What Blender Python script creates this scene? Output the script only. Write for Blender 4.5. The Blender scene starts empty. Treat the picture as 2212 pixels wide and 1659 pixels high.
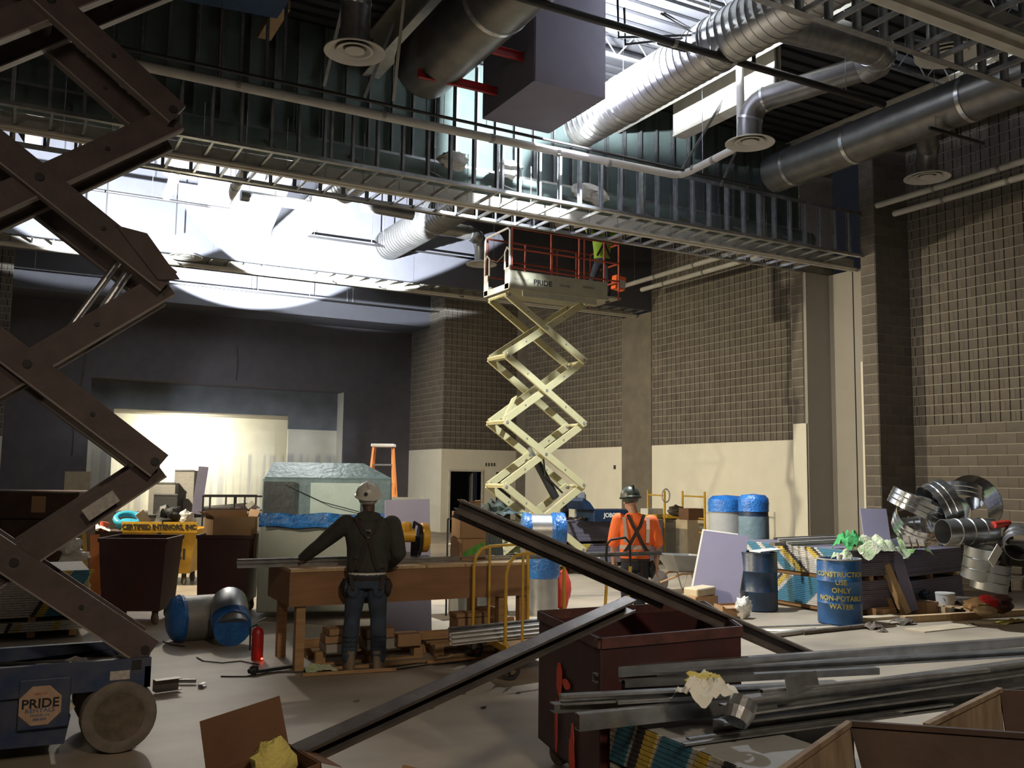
import bpy, bmesh, math, random
import numpy as np
from mathutils import Vector, Matrix, noise as mnoise
random.seed(7)
S = bpy.context.scene
COL = S.collection
PI = math.pi
# ------------------------------------------------------------------ camera
CX, CY, FPX = 1106.0, 829.5, 2004.96
EYE = Vector((0, 0, 1.9))
def _cam_rot():
    def r(x, y): return Vector((x-CX, -(y-CY), -FPX)).normalized()
    Y = r(5, 1018); X = r(4800, 1080)
    X = (X - Y*X.dot(Y)).normalized()
    Z = X.cross(Y)
    return Matrix((X, Y, Z))
CAMR = _cam_rot()
cd = bpy.data.cameras.new('camera'); cam = bpy.data.objects.new('camera', cd); COL.objects.link(cam)
cd.sensor_width = 36.0; cd.lens = FPX/2212*36; cd.clip_start = .05; cd.clip_end = 200
cam.matrix_world = Matrix.Translation(EYE) @ CAMR.to_4x4()
S.camera = cam
def at(x, y, **k):
    """point where the line of sight through photo pixel (x, y) meets the plane X=, Y= or Z= constant"""
    a, v = list(k.items())[0]; i = 'XYZ'.index(a)
    d = CAMR @ Vector((x-CX, -(y-CY), -FPX))
    return EYE + d*((v-EYE[i])/d[i])
# ------------------------------------------------------------------ world, exposure, lamps
S.view_settings.view_transform = 'Standard'; S.view_settings.look = 'None'
S.view_settings.gamma = 1; S.view_settings.exposure = 0.0; S.view_settings.use_curve_mapping = False
w = bpy.data.worlds.new('world'); S.world = w; w.use_nodes = True
w.node_tree.nodes['Background'].inputs[0].default_value = (.55, .6, .8, 1)
w.node_tree.nodes['Background'].inputs[1].default_value = .014
def lamp(kind, name, loc, to, power, color, size=.3, size_y=None, angle=60, blend=.2, spread=None):
    l = bpy.data.lights.new(name, kind); o = bpy.data.objects.new(name, l); COL.objects.link(o)
    o.location = loc; l.energy = power; l.color = color
    o.rotation_euler = (Vector(to)-Vector(loc)).to_track_quat('-Z', 'Y').to_euler()
    if kind == 'AREA':
        l.size = size
        if size_y: l.shape = 'RECTANGLE'; l.size_y = size_y
        if spread: l.spread = math.radians(spread)
    else:
        l.shadow_soft_size = size
    if kind == 'SPOT': l.spot_size = math.radians(angle); l.spot_blend = blend
    return o
WARM = (1.0, .87, .63); COOL = (.86, .93, 1.0); NEUT = (1.0, .95, .86)
lamp('SPOT', 'work_flood_blue_wall', (1.9, 16.9, 5.9), (1.9, 17.569, 6.643), 11000, COOL, .03, angle=84, blend=.06)
lamp('SPOT', 'work_flood_soffit', (4.6, 17.0, 5.85), (4.9, 17.669, 6.57), 19000, COOL, .03, angle=80, blend=.05)
lamp('SPOT', 'soffit_boost_spot', (5.9, 24.5, 6.0), (6.0, 25.116, 6.788), 30000, COOL, .03, angle=80, blend=.06)  # added spot without a fixture, boosts the light on the stage soffit
lamp('POINT', 'ceiling_work_lamp', (7.5, 11.1, 8.05), (7.7, 11.9, 7), 4600, COOL, .08)
lamp('AREA', 'stage_lamp', (5.6, 34.0, 3.6), (6.0, 35.8, 2.4), 220, (1, .96, .80), 1.2, .3)
lamp('SPOT', 'work_lamp_rear', (5.0, 24.0, 3.6), (15.5, 25.5, 1.6), 1500, WARM, .05, angle=92, blend=.5)
lamp('SPOT', 'work_lamp_middle', (-1.6, 17.5, 5.3), (11.0, 16.5, -.4), 5600, WARM, .15, angle=84, blend=.7)
lamp('SPOT', 'work_lamp_left', (-2.4, 10.5, 4.4), (16.2, 13.2, .3), 4200, WARM, .12, angle=48, blend=1.0)
lamp('SPOT', 'near_fill_lamp', (1.5, -3.5, 6.6), (4.4, 6.5, 0), 1500, (1, .84, .64), .35, angle=58, blend=1.0)  # added fill behind the camera, brightens the near floor and front faces
lamp('SPOT', 'work_lamp_back', (3.2, 19.5, 6.1), (3.6, 8.0, 0), 700, (1, .88, .68), .12, angle=74, blend=.6)
lamp('SPOT', 'stage_front_lamp', (4.2, 29.2, 1.0), (9.5, 33.2, 3.2), 420, COOL, .1, angle=95, blend=.5)
lamp('AREA', 'upper_fill_lamp', (7.0, 9.5, 5.9), (9.0, 11.5, 9.4), 9, (1, .9, .78), 1.2)
lamp('AREA', 'left_fill_lamp', (-1.8, 1.5, 4.6), (.3, 7.0, 3.6), 45, (1, .82, .68), .6)
# ------------------------------------------------------------------ materials
def mat(name, col, rough=.7, metal=0., var=.25, scale=6., bump=.15, col2=None, emit=None, estr=1, alpha=None, detail=5, trans=None, stretch=None, rnd=0, spec=None):
    m = bpy.data.materials.new(name); m.use_nodes = True
    nt = m.node_tree; N = nt.nodes; L = nt.links; b = N['Principled BSDF']
    b.inputs['Roughness'].default_value = rough; b.inputs['Metallic'].default_value = metal
    if spec is not None: b.inputs['Specular IOR Level'].default_value = spec
    tc = N.new('ShaderNodeTexCoord'); src = tc.outputs['Object']
    if stretch:
        mp = N.new('ShaderNodeMapping'); mp.inputs['Scale'].default_value = stretch
        L.new(src, mp.inputs[0]); src = mp.outputs[0]
    nz = N.new('ShaderNodeTexNoise'); nz.inputs['Scale'].default_value = scale; nz.inputs['Detail'].default_value = detail
    L.new(src, nz.inputs['Vector'])
    r = N.new('ShaderNodeMapRange'); r.inputs[1].default_value = .3; r.inputs[2].default_value = .7
    L.new(nz.outputs['Fac'], r.inputs[0])
    mx = N.new('ShaderNodeMix'); mx.data_type = 'RGBA'
    c2 = col2 if col2 else tuple(c*(1-var) for c in col)
    mx.inputs[6].default_value = (*col, 1); mx.inputs[7].default_value = (*c2, 1)
    L.new(r.outputs[0], mx.inputs[0]); out = mx.outputs[2]
    if rnd:
        oi = N.new('ShaderNodeObjectInfo'); ge = N.new('ShaderNodeNewGeometry')
        ad = N.new('ShaderNodeMath'); ad.operation = 'ADD'; L.new(oi.outputs['Random'], ad.inputs[0]); L.new(ge.outputs['Random Per Island'], ad.inputs[1])
        fr = N.new('ShaderNodeMath'); fr.operation = 'FRACT'; L.new(ad.outputs[0], fr.inputs[0])
        rr = N.new('ShaderNodeMapRange'); rr.inputs[3].default_value = 1-rnd; rr.inputs[4].default_value = 1+rnd; L.new(fr.outputs[0], rr.inputs[0])
        vm = N.new('ShaderNodeVectorMath'); vm.operation = 'SCALE'; L.new(out, vm.inputs[0]); L.new(rr.outputs[0], vm.inputs['Scale']); out = vm.outputs[0]
    L.new(out, b.inputs['Base Color'])
    if bump:
        n2 = N.new('ShaderNodeTexNoise'); n2.inputs['Scale'].default_value = scale*4; n2.inputs['Detail'].default_value = 4
        L.new(src, n2.inputs['Vector'])
        bp = N.new('ShaderNodeBump'); bp.inputs['Strength'].default_value = bump; bp.inputs['Distance'].default_value = .02
        L.new(n2.outputs['Fac'], bp.inputs['Height']); L.new(bp.outputs[0], b.inputs['Normal'])
    if emit:
        b.inputs['Emission Color'].default_value = (*emit, 1); b.inputs['Emission Strength'].default_value = estr
    if alpha is not None: b.inputs['Alpha'].default_value = alpha
    if trans is not None: b.inputs['Transmission Weight'].default_value = trans
    return m
M = {}
def defm(k, *a, **kw): M[k] = mat(k, *a, **kw)
defm('concrete_floor', (.37, .305, .225), .5, var=.42, scale=.8, bump=.05, detail=8, stretch=(1, 1.6, 1))
defm('block', (.155, .135, .11), .9, var=.3, scale=3, bump=.3, rnd=.13)
defm('slot', (.012, .011, .01), .95, var=0, bump=0)
defm('mortar', (.40, .37, .31), .95, var=.2, scale=8)
defm('white_paint', (.74, .71, .60), .6, var=.08, scale=2, bump=.1)
defm('board_beige', (.34, .32, .28), .85, var=.08, scale=2, bump=.03)
defm('column_concrete', (.17, .15, .115), .85, var=.3, scale=2.5, bump=.1)
defm('slate', (.085, .085, .100), .75, var=.12, scale=3, bump=.04)
defm('stage_dark', (.095, .085, .095), .8, var=.2, scale=3, bump=.04)
defm('stage_grey', (.20, .215, .235), .8, var=.35, scale=1.5, bump=.02)
defm('ceiling_dark', (.045, .045, .05), .8, var=.3, scale=2, bump=.05)
defm('steel_white', (.60, .57, .49), .55, var=.2, scale=5, bump=.05)
defm('galv', (.62, .63, .64), .26, .88, var=.35, scale=9, bump=.05)
defm('galv_dark', (.36, .36, .36), .33, .8, var=.4, scale=9, bump=.05)
defm('duct_dim', (.20, .195, .185), .36, .8, var=.3, scale=4, bump=.05)  # darker copy of duct, dim light on those runs put into the colour
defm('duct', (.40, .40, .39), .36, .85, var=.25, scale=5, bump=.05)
defm('green_board', (.10, .135, .125), .85, var=.3, scale=2)
defm('black_pipe', (.03, .028, .028), .5, .4, var=.3, scale=12)
defm('pipe_wrap', (.52, .50, .45), .6, var=.15, scale=4)
defm('purple_board', (.215, .205, .30), .85, var=.1, scale=3, bump=.03)
defm('purple_dark', (.14, .125, .16), .85, var=.15, scale=3, bump=.03)
defm('rust_lift', (.105, .075, .066), .6, .2, var=.35, scale=7, bump=.1)
defm('cream', (.47, .43, .24), .5, var=.1, scale=5)
defm('cream_dark', (.40, .38, .27), .55, var=.15, scale=5)
defm('white_metal', (.68, .66, .62), .45, var=.1, scale=6)
defm('orange_paint', (.40, .07, .035), .5, var=.15)
defm('lift_blue', (.018, .038, .10), .55, var=.5, scale=7, bump=.1, col2=(.06, .065, .09))
defm('dust', (.22, .19, .16), .95, var=.4, scale=12, bump=.5)
defm('rubber', (.18, .15, .12), .85, var=.35, scale=10, bump=.2)
defm('wheel_hub', (.13, .10, .065), .85, var=.45, scale=14, bump=.2)
defm('black', (.012, .012, .013), .6, var=.2)
defm('maroon', (.060, .011, .011), .55, var=.55, scale=4, bump=.12, stretch=(1, 1, .35), col2=(.035, .015, .013))
defm('maroon_worn', (.11, .04, .032), .6, var=.5, scale=9, bump=.15, col2=(.05, .018, .015))
defm('rust_brown', (.060, .030, .018), .75, var=.5, scale=5, bump=.1)
defm('bin_tan', (.27, .20, .12), .8, var=.5, scale=7, bump=.1, stretch=(1, 1, .3), col2=(.10, .055, .03))
defm('spray_orange', (.75, .07, .02), .6, var=.1)
defm('yellow_paint', (.62, .36, .03), .5, var=.25, scale=5)
defm('lumber', (.40, .235, .11), .8, var=.35, scale=8, stretch=(.5, 6, 6))
defm('lumber_pale', (.50, .34, .18), .8, var=.25, scale=8, stretch=(3, 3, .5))
defm('ply', (.27, .135, .06), .75, var=.35, scale=3, bump=.06, stretch=(.6, 3, 3))
defm('cardboard', (.36, .215, .11), .85, var=.2, scale=4, bump=.05)
defm('cardboard_dark', (.15, .070, .032), .85, var=.25, scale=5, bump=.08)
defm('blue_wrap', (.012, .075, .26), .22, var=.5, scale=7, bump=.8, col2=(.02, .14, .42))
defm('poly_film', (.13, .19, .22), .25, var=.3, scale=3, bump=.5)
defm('poly_clear', (.55, .68, .76), .12, var=.3, scale=5, bump=1.0, alpha=.07)
defm('poly_white', (.62, .60, .55), .35, var=.3, scale=9, bump=1)
defm('drum_blue', (.02, .10, .27), .4, var=.35, scale=5)
defm('drum_dark', (.010, .028, .065), .4, var=.5, scale=5)
defm('stencil', (.50, .42, .10), .6, var=.3, scale=30)
defm('paper', (.70, .68, .60), .8, var=.1)
defm('paper_yellow', (.62, .52, .14), .8, var=.2, scale=12, bump=.5)
defm('label_blue', (.04, .16, .24), .7, var=.3, scale=25)
defm('label_yellow', (.50, .36, .05), .7, var=.3, scale=25)
defm('label_white', (.48, .45, .40), .75, var=.35, scale=30)
defm('label_black', (.03, .025, .03), .7, var=.3, scale=25)
defm('skin_dark', (.10, .048, .03), .6, var=.15)
defm('skin_light', (.40, .23, .16), .6, var=.1)
defm('hoodie', (.045, .042, .036), .9, var=.3, scale=8, bump=.25)
defm('jeans', (.045, .062, .095), .9, var=.4, scale=10, bump=.25)
defm('jeans_black', (.02, .023, .032), .9, var=.3, scale=10, bump=.2)
defm('boot', (.22, .17, .12), .85, var=.3, scale=12)
defm('strap', (.030, .018, .016), .8, var=.2)
defm('hivis_orange', (.95, .17, .035), .8, var=.12, scale=8, bump=.2)
defm('hivis_green', (.30, .50, .05), .8, var=.25, scale=8, bump=.2)
defm('reflective', (.50, .42, .36), .5, var=.1)
defm('helmet_white', (.55, .53, .48), .35, var=.05)
defm('helmet_dark', (.045, .055, .04), .35, var=.3, scale=14)
defm('red_paint', (.35, .012, .012), .4, var=.2)
defm('lamp_red', (1, .1, .05), .5, emit=(1, .04, .02), estr=12)
defm('green_cloth', (.05, .33, .09), .8, var=.4, scale=9, bump=.6)
defm('green_pale', (.33, .44, .22), .8, var=.4, scale=9, bump=.8, col2=(.55, .52, .40))
defm('grey_board', (.26, .26, .25), .85, var=.1)
defm('grey_metal', (.28, .27, .25), .5, .4, var=.15)
defm('red_plastic', (.60, .05, .03), .5, var=.2)
defm('teal_plastic', (.02, .27, .40), .4, var=.2)
defm('fiberglass', (.68, .22, .045), .5, var=.2)
defm('yellow_tool', (.75, .40, .03), .4, var=.1)
defm('silver', (.72, .73, .74), .16, .95, var=.3, scale=6, bump=.1)
defm('pvc', (.36, .33, .28), .6, var=.2)
defm('debris', (.13, .105, .08), .95, var=.4, scale=12, bump=.5)
defm('plywood_pale', (.44, .36, .24), .8, var=.2)
defm('stage_wall', (.78, .75, .62), .7, var=.1, scale=2.2, bump=.03)
defm('door_dark', (.03, .032, .035), .8, var=.2)
defm('tarp_dark', (.06, .085, .08), .7, var=.4, scale=6, bump=.6)
# ------------------------------------------------------------------ mesh builder
OFF = {}
class MB:
    def __init__(s): s.v = []; s.f = []; s.mi = []; s.m = 0
    def add(s, vs, fs):
        n = len(s.v); s.v += [tuple(p) for p in vs]; s.f += [tuple(i+n for i in q) for q in fs]; s.mi += [s.m]*len(fs); return s
    def box(s, x0, x1, y0, y1, z0, z1):
        x0, x1 = min(x0, x1), max(x0, x1); y0, y1 = min(y0, y1), max(y0, y1); z0, z1 = min(z0, z1), max(z0, z1)
        return s.add([(x0,y0,z0),(x1,y0,z0),(x1,y1,z0),(x0,y1,z0),(x0,y0,z1),(x1,y0,z1),(x1,y1,z1),(x0,y1,z1)],
            [(0,3,2,1),(4,5,6,7),(0,1,5,4),(1,2,6,5),(2,3,7,6),(3,0,4,7)])
    def obox(s, c, ax, ay, az):
        c = Vector(c); ax = Vector(ax); ay = Vector(ay); az = Vector(az)
        if ax.cross(ay).dot(az) < 0: az = -az
        P = [c+sx*ax+sy*ay+sz*az for sx, sy, sz in ((-1,-1,-1),(1,-1,-1),(1,1,-1),(-1,1,-1),(-1,-1,1),(1,-1,1),(1,1,1),(-1,1,1))]
        return s.add(P, [(0,3,2,1),(4,5,6,7),(0,1,5,4),(1,2,6,5),(2,3,7,6),(3,0,4,7)])
    def bar(s, p, q, w, h, up=(0,0,1)):
        p = Vector(p); q = Vector(q); d = q-p; u = Vector(up); side = d.cross(u)
        if side.length < 1e-6: side = d.cross(Vector((1,0,0)))
        side.normalize(); u2 = side.cross(d).normalized()
        return s.obox((p+q)/2, d/2, side*w/2, u2*h/2)
    def chan(s, p, q, w, h, up=(0,0,1), t=.004, lip=.0, flip=1):
        """C channel: web of height h along up, flanges of width w to the side"""
        p = Vector(p); q = Vector(q); d = q-p; u = Vector(up); side = d.cross(u).normalized()*flip; u2 = side.cross(d).normalized()*flip
        c = (p+q)/2
        s.obox(c, d/2, side*t/2, u2*h/2)
        for k in (-1, 1):
            s.obox(c+side*w/2+u2*k*(h/2-t/2), d/2, side*w/2, u2*t/2)
            if lip: s.obox(c+side*w+u2*k*(h/2-lip/2), d/2, side*t/2, u2*lip/2)
        return s
    def cyl(s, p, q, r, n=16, r2=None, caps=True):
        p = Vector(p); q = Vector(q); d = (q-p).normalized(); a = d.orthogonal().normalized(); b = d.cross(a); r2 = r if r2 is None else r2
        vs = [p+(a*math.cos(2*PI*i/n)+b*math.sin(2*PI*i/n))*r for i in range(n)]+[q+(a*math.cos(2*PI*i/n)+b*math.sin(2*PI*i/n))*r2 for i in range(n)]
        fs = [(i, (i+1) % n, n+(i+1) % n, n+i) for i in range(n)]
        if caps: fs += [tuple(range(n-1, -1, -1)), tuple(range(n, 2*n))]
        return s.add(vs, fs)
    def tube(s, path, r, n=8, caps=True):
        P = [Vector(p) for p in path]; rr = r if isinstance(r, (list, tuple)) else [r]*len(P); vs = []; ref = None
        for i, p in enumerate(P):
            t = (P[min(i+1, len(P)-1)]-P[max(i-1, 0)]).normalized()
            if ref is None: ref = t.orthogonal().normalized()
            a = (ref-t*ref.dot(t)); a = a.normalized() if a.length > 1e-6 else t.orthogonal().normalized(); b = t.cross(a); ref = a
            vs += [p+(a*math.cos(2*PI*k/n)+b*math.sin(2*PI*k/n))*rr[i] for k in range(n)]
        fs = [(i*n+k, i*n+(k+1) % n, (i+1)*n+(k+1) % n, (i+1)*n+k) for i in range(len(P)-1) for k in range(n)]
        if caps: fs += [tuple(range(n-1, -1, -1)), tuple(range((len(P)-1)*n, len(P)*n))]
        return s.add(vs, fs)
    def lathe(s, prof, c=(0,0,0), n=24, axis=(0,0,1), closed=False):
        c = Vector(c); d = Vector(axis).normalized(); a = d.orthogonal().normalized(); b = d.cross(a); vs = []
        for r, z in prof: vs += [c+d*z+(a*math.cos(2*PI*k/n)+b*math.sin(2*PI*k/n))*r for k in range(n)]
        m = len(prof); fs = [(i*n+k, i*n+(k+1) % n, (i+1)*n+(k+1) % n, (i+1)*n+k) for i in range(m-1) for k in range(n)]
        if closed: fs += [((m-1)*n+k, (m-1)*n+(k+1) % n, (k+1) % n, k) for k in range(n)]
        return s.add(vs, fs)
    def prism(s, poly, ext):
        """poly: list of 3D points, ext: extrusion vector"""
        P = [Vector(p) for p in poly]; e = Vector(ext); n = len(P)
        return s.add(P+[p+e for p in P], [tuple(range(n-1, -1, -1)), tuple(range(n, 2*n))]+[(i, (i+1) % n, n+(i+1) % n, n+i) for i in range(n)])
    def cloth(s, c, sx, sy, h, seed=0, nx=14, ny=14, rot=0, drop=0.0, thick=0):
        """crumpled sheet / lump around c"""
        c = Vector(c); vs = []; ca, sa = math.cos(rot), math.sin(rot)
        for j in range(ny+1):
            for i in range(nx+1):
                u = i/nx*2-1; v = j/ny*2-1
                k = max(0, 1-(u*u+v*v)*.62)
                z = h*(k**.6)*(.55+.6*abs(mnoise.noise(Vector((u*2.3+seed, v*2.3, seed*.7)))*1.6)) + .12*h*mnoise.noise(Vector((u*7, v*7+seed, 3)))
                x = u*sx*(1+.18*mnoise.noise(Vector((u*1.5, v*1.5, seed+9)))); y = v*sy*(1+.18*mnoise.noise(Vector((u*1.5+4, v*1.5, seed+5))))
                vs.append(c+Vector((x*ca-y*sa, x*sa+y*ca, max(z, 0)-drop*(u*u+v*v))))
        return s.add(vs, [(j*(nx+1)+i, j*(nx+1)+i+1, (j+1)*(nx+1)+i+1, (j+1)*(nx+1)+i) for j in range(ny) for i in range(nx)])
    def blob(s, c, r, seed=0, amp=.3, n=10, m=14):
        c = Vector(c); vs = []; rx, ry, rz = r
        for j in range(n+1):
            th = PI*j/n
            for i in range(m):
                ph = 2*PI*i/m; d = Vector((math.sin(th)*math.cos(ph), math.sin(th)*math.sin(ph), math.cos(th)))
                k = 1+amp*mnoise.noise(d*1.9+Vector((seed, seed*.3, 0)))+amp*.5*mnoise.noise(d*4.5+Vector((seed, 0, 1)))
                vs.append(c+Vector((d.x*rx*k, d.y*ry*k, d.z*rz*k)))
        return s.add(vs, [(j*m+i, (j+1)*m+i, (j+1)*m+(i+1) % m, j*m+(i+1) % m) for j in range(n) for i in range(m)])
    def build(s, name, m, parent=None, smooth=False, local=False, bevel=0, sub=0):
        ms = m if isinstance(m, (list, tuple)) else [m]
        if parent is not None: off = OFF.get(parent.name, Vector((0,0,0)))
        elif local: off = Vector((0,0,0))
        else:
            a = np.array(s.v); off = Vector(((a[:,0].min()+a[:,0].max())/2, (a[:,1].min()+a[:,1].max())/2, a[:,2].min()))
        if local: off0 = Vector((0,0,0))
        else: off0 = off
        me = bpy.data.meshes.new(name); me.from_pydata([tuple(Vector(p)-off0) for p in s.v], [], s.f)
        for q in ms: me.materials.append(M[q] if isinstance(q, str) else q)
        if len(ms) > 1: me.polygons.foreach_set('material_index', s.mi)
        if smooth: me.polygons.foreach_set('use_smooth', [True]*len(me.polygons))
        me.update()
        o = bpy.data.objects.new(name, me); COL.objects.link(o)
        if parent is None and not local: o.location = off
        if parent is not None: o.parent = parent
        OFF[o.name] = off if not local else Vector((0,0,0))
        if bevel: b = o.modifiers.new('b', 'BEVEL'); b.width = bevel; b.segments = 2; b.limit_method = 'ANGLE'
        if sub: b = o.modifiers.new('s', 'SUBSURF'); b.levels = b.render_levels = sub
        if smooth and hasattr(me, 'set_sharp_from_angle'): me.set_sharp_from_angle(angle=math.radians(38))
        return o
def tag(o, label, cat, group=None, kind=None):
    o['label'] = label; o['category'] = cat
    if group: o['group'] = group
    if kind: o['kind'] = kind
    return o
def struct(o): o['kind'] = 'structure'; return o
def thing(name, label, cat, loc=(0,0,0), rz=0, group=None, local=False):
    o = bpy.data.objects.new(name, None); COL.objects.link(o); o.location = loc; o.rotation_euler = (0,0,rz); o.empty_display_size = .2
    tag(o, label, cat, group); OFF[o.name] = Vector((0,0,0)) if (rz or local) else Vector(loc)
    return o
def copy_tree(o, parent=None):
    c = o.copy(); COL.objects.link(c); c.parent = parent
    OFF[c.name] = OFF.get(o.name, Vector((0,0,0)))
    for ch in list(o.children): copy_tree(ch, c)
    return c
def lettering(s, size, m, parent, loc, rot, depth=.002, align='CENTER', name='lettering', sx=1, bold=.0):
    """flat print as thin mesh letters; loc in the parent's own frame"""
    cu = bpy.data.curves.new('t', 'FONT'); cu.body = s; cu.size = size; cu.extrude = depth; cu.align_x = align; cu.align_y = 'CENTER'; cu.offset = bold; cu.resolution_u = 3
    t = bpy.data.objects.new('t', cu); COL.objects.link(t)
    dg = bpy.context.evaluated_depsgraph_get(); me = bpy.data.meshes.new_from_object(t.evaluated_get(dg)); bpy.data.objects.remove(t)
    me.materials.clear(); me.materials.append(M[m]); me.name = name
    o = bpy.data.objects.new(name, me); COL.objects.link(o); o.parent = parent; o.location = loc; o.rotation_euler = rot; o.scale = (sx, 1, 1)
    return o
def skinmesh(name, pts, edges, rads, m, parent, root=0, sub=2):
    me = bpy.data.meshes.new(name); me.from_pydata([tuple(p) for p in pts], edges, [])
    bm = bmesh.new(); bm.from_mesh(me); ly = bm.verts.layers.skin.verify(); bm.verts.ensure_lookup_table()
    for i, v in enumerate(bm.verts):
        r = rads[i]; v[ly].radius = r if isinstance(r, (tuple, list)) else (r, r); v[ly].use_root = (i == root)
    bm.to_mesh(me); bm.free(); me.materials.append(M[m])
    o = bpy.data.objects.new(name, me); COL.objects.link(o); o.parent = parent
    k = o.modifiers.new('skin', 'SKIN'); k.use_smooth_shade = True; k.branch_smoothing = .3
    b = o.modifiers.new('s', 'SUBSURF'); b.levels = b.render_levels = sub
    return o
# ================================================================== SETTING
XR, XL, YN = 16.27, -3.0, -6.0
ZC = 9.4
PAINT = 2.87
def flat(name, boxes, m):
    b = MB()
    for q in boxes: b.box(*q)
    return struct(b.build(name, m))
flat('floor', [(XL-.3, XR+.3, YN-.3, 36.2, -.2, 0)], 'concrete_floor')
# block wall: backing + blocks (individual where they show largest, the rest joined)
def block_mesh(slots, L=.394, H=.188, D=.012):
    xs = [-L/2, -.111, -.089, .089, .111, L/2] if slots else [-L/2, L/2]
    b = MB(); n = len(xs)
    for i in range(n-1):
        x0, x1 = xs[i], xs[i+1]; slot = slots and i in (1, 3)
        y = -.0015 if slot else -D; b.m = 1 if slot else 0
        z0, z1 = -H/2, H/2
        b.add([(x0,y,z0),(x1,y,z0),(x1,y,z1),(x0,y,z1)], [(0,1,2,3)])
        b.m = 0
        if not slot:
            b.add([(x0,-D,z1),(x1,-D,z1),(x1,0,z1),(x0,0,z1)], [(0,1,2,3)])
            b.add([(x0,-D,z0),(x0,0,z0),(x1,0,z0),(x1,-D,z0)], [(0,1,2,3)])
            b.add([(x0,-D,z0),(x0,-D,z1),(x0,0,z1),(x0,0,z0)], [(0,1,2,3)])
            b.add([(x1,-D,z0),(x1,0,z0),(x1,0,z1),(x1,-D,z1)], [(0,1,2,3)])
    return b
BSL, BPL = block_mesh(True), block_mesh(False)
def mk(b, name):
    me = bpy.data.meshes.new(name); me.from_pydata(b.v, [], b.f); me.materials.append(M['block']); me.materials.append(M['slot'])
    me.polygons.foreach_set('material_index', b.mi); me.update()
    bm = bmesh.new(); bm.from_mesh(me); bmesh.ops.remove_doubles(bm, verts=bm.verts, dist=.0001); bm.to_mesh(me); bm.free(); return me
ME_SL, ME_PL = mk(BSL, 'block'), mk(BPL, 'block')
def blockwork(wall, p0, u, length, z0, z1, ang, plain_to=0., nind=300, score=None):
    """fill a wall face with blocks; p0 lower start corner, u unit vector along it, ang rotation about z so local -y is outward"""
    p0 = Vector(p0); u = Vector(u); off = OFF[wall.name]; cells = []
    rows = int(round((z1-z0)/.2033)); 
    for r in range(rows):
        z = z0+(r+.5)*.2033; s = -.2 if r % 2 else 0.
        k = s+.2
        while k-.2 < length-.01:
            a, e = max(k-.2, 0), min(k+.2, length)
            if e-a > .05: cells.append(((a+e)/2, (e-a)/.4, z))
            k += .4
    def key(c): P = p0+u*c[0]; P.z = c[2]; return score(P)
    cells.sort(key=key if score else (lambda c: 0))
    rest = MB(); ca, sa = math.cos(ang), math.sin(ang)
    for i, (s, f, z) in enumerate(cells):
        P = p0+u*s; P = Vector((P.x, P.y, z)); pl = z < plain_to
        if i < nind:
            o = bpy.data.objects.new('block', ME_PL if pl else ME_SL); COL.objects.link(o); o.parent = wall; o.location = P-off
            o.rotation_euler = (0, 0, ang); o.scale = (f, 1, 1)
        else:
            src = BPL if pl else BSL
            n = len(rest.v)
            rest.v += [(P.x+x*f*ca-y*sa, P.y+x*f*sa+y*ca, P.z+zz) for x, y, zz in src.v]
            rest.f += [tuple(j+n for j in q) for q in src.f]; rest.mi += src.mi
    if rest.v:
        o = rest.build('blockwork', ['block', 'slot'], wall); o['kind'] = 'stuff'
def near(P): return (P-EYE).length + (4 if P.z > 8 else 0)
# right side wall, near stretch (all bare block)
wr = flat('wall_right', [(XR, XR+.3, YN, 13.0, 0, ZC)], 'mortar')
blockwork(wr, (XR, 12.69, 0), (0, -1, 0), 3.6, 0, 8.95, -PI/2, plain_to=3.05, score=near)
# pier closing the near bay: block ends towards the hall
p1 = flat('wall_right_pier_near', [(15.25, XR, 12.69, 13.04, 0, ZC)], 'mortar')
blockwork(p1, (15.25, 12.69, 0), (1, 0, 0), 1.02, 0, 8.95, 0, plain_to=9, score=near, nind=130)
blockwork(p1, (15.25, 13.04, 0), (0, -1, 0), .35, 0, 8.95, -PI/2, plain_to=9, score=near, nind=50)
flat('trim_1', [(15.24, 15.40, 13.05, 13.10, 0, 4.35)], 'white_paint')
# boarded pocket between the piers
flat('wall_right_pocket', [(16.0, XR+.3, 13.04, 14.58, 0, 6.5)], 'board_beige')
flat('wall_right_pocket_end', [(15.28, XR+.3, 14.58, 14.66, 0, 6.5)], 'board_beige')
b = MB(); b.box(15.985, 16.0, 13.9, 13.915, 0, 6.5); struct(b.build('trim_2', 'slot'))
p2 = flat('wall_right_pier_far', [(15.25, XR, 14.66, 14.98, 0, ZC)], 'mortar')
blockwork(p2, (15.25, 14.98, 3.16), (0, -1, 0), .32, 3.16, 8.9, -PI/2, plain_to=9, score=near, nind=60)
flat('trim_3', [(15.235, 15.25, 14.60, 14.98, 0, 3.16)], 'white_paint')
flat('wall_right_return', [(15.25, XR, 14.98, 15.0, 0, ZC)], 'mortar')
# right wall, middle bay and rear bay: white below, slotted block above
wm = flat('wall_right_middle', [(XR, XR+.3, 15.0, 21.42, 0, ZC)], 'mortar')
blockwork(wm, (XR, 21.42, PAINT), (0, -1, 0), 6.42, PAINT, 8.9, -PI/2, score=near)
flat('wall_right_middle_paint', [(XR-.014, XR, 15.0, 21.42, 0, PAINT)], 'white_paint')
flat('wall_right_column_panel', [(XR-.03, XR+.3, 21.42, 22.87, 0, 6.75)], 'column_concrete')
wf = flat('wall_right_rear', [(XR, XR+.3, 22.87, 28.75, 0, ZC)], 'mortar')
blockwork(wf, (XR, 28.75, PAINT), (0, -1, 0), 5.88, PAINT, 8.9, -PI/2, score=near)
flat('wall_right_rear_paint', [(XR-.014, XR, 22.87, 28.75, 0, PAINT)], 'white_paint')
flat('wall_right_rear_panel', [(XR-.02, XR+.3, 28.75, 29.45, 0, ZC)], 'column_concrete')
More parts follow.
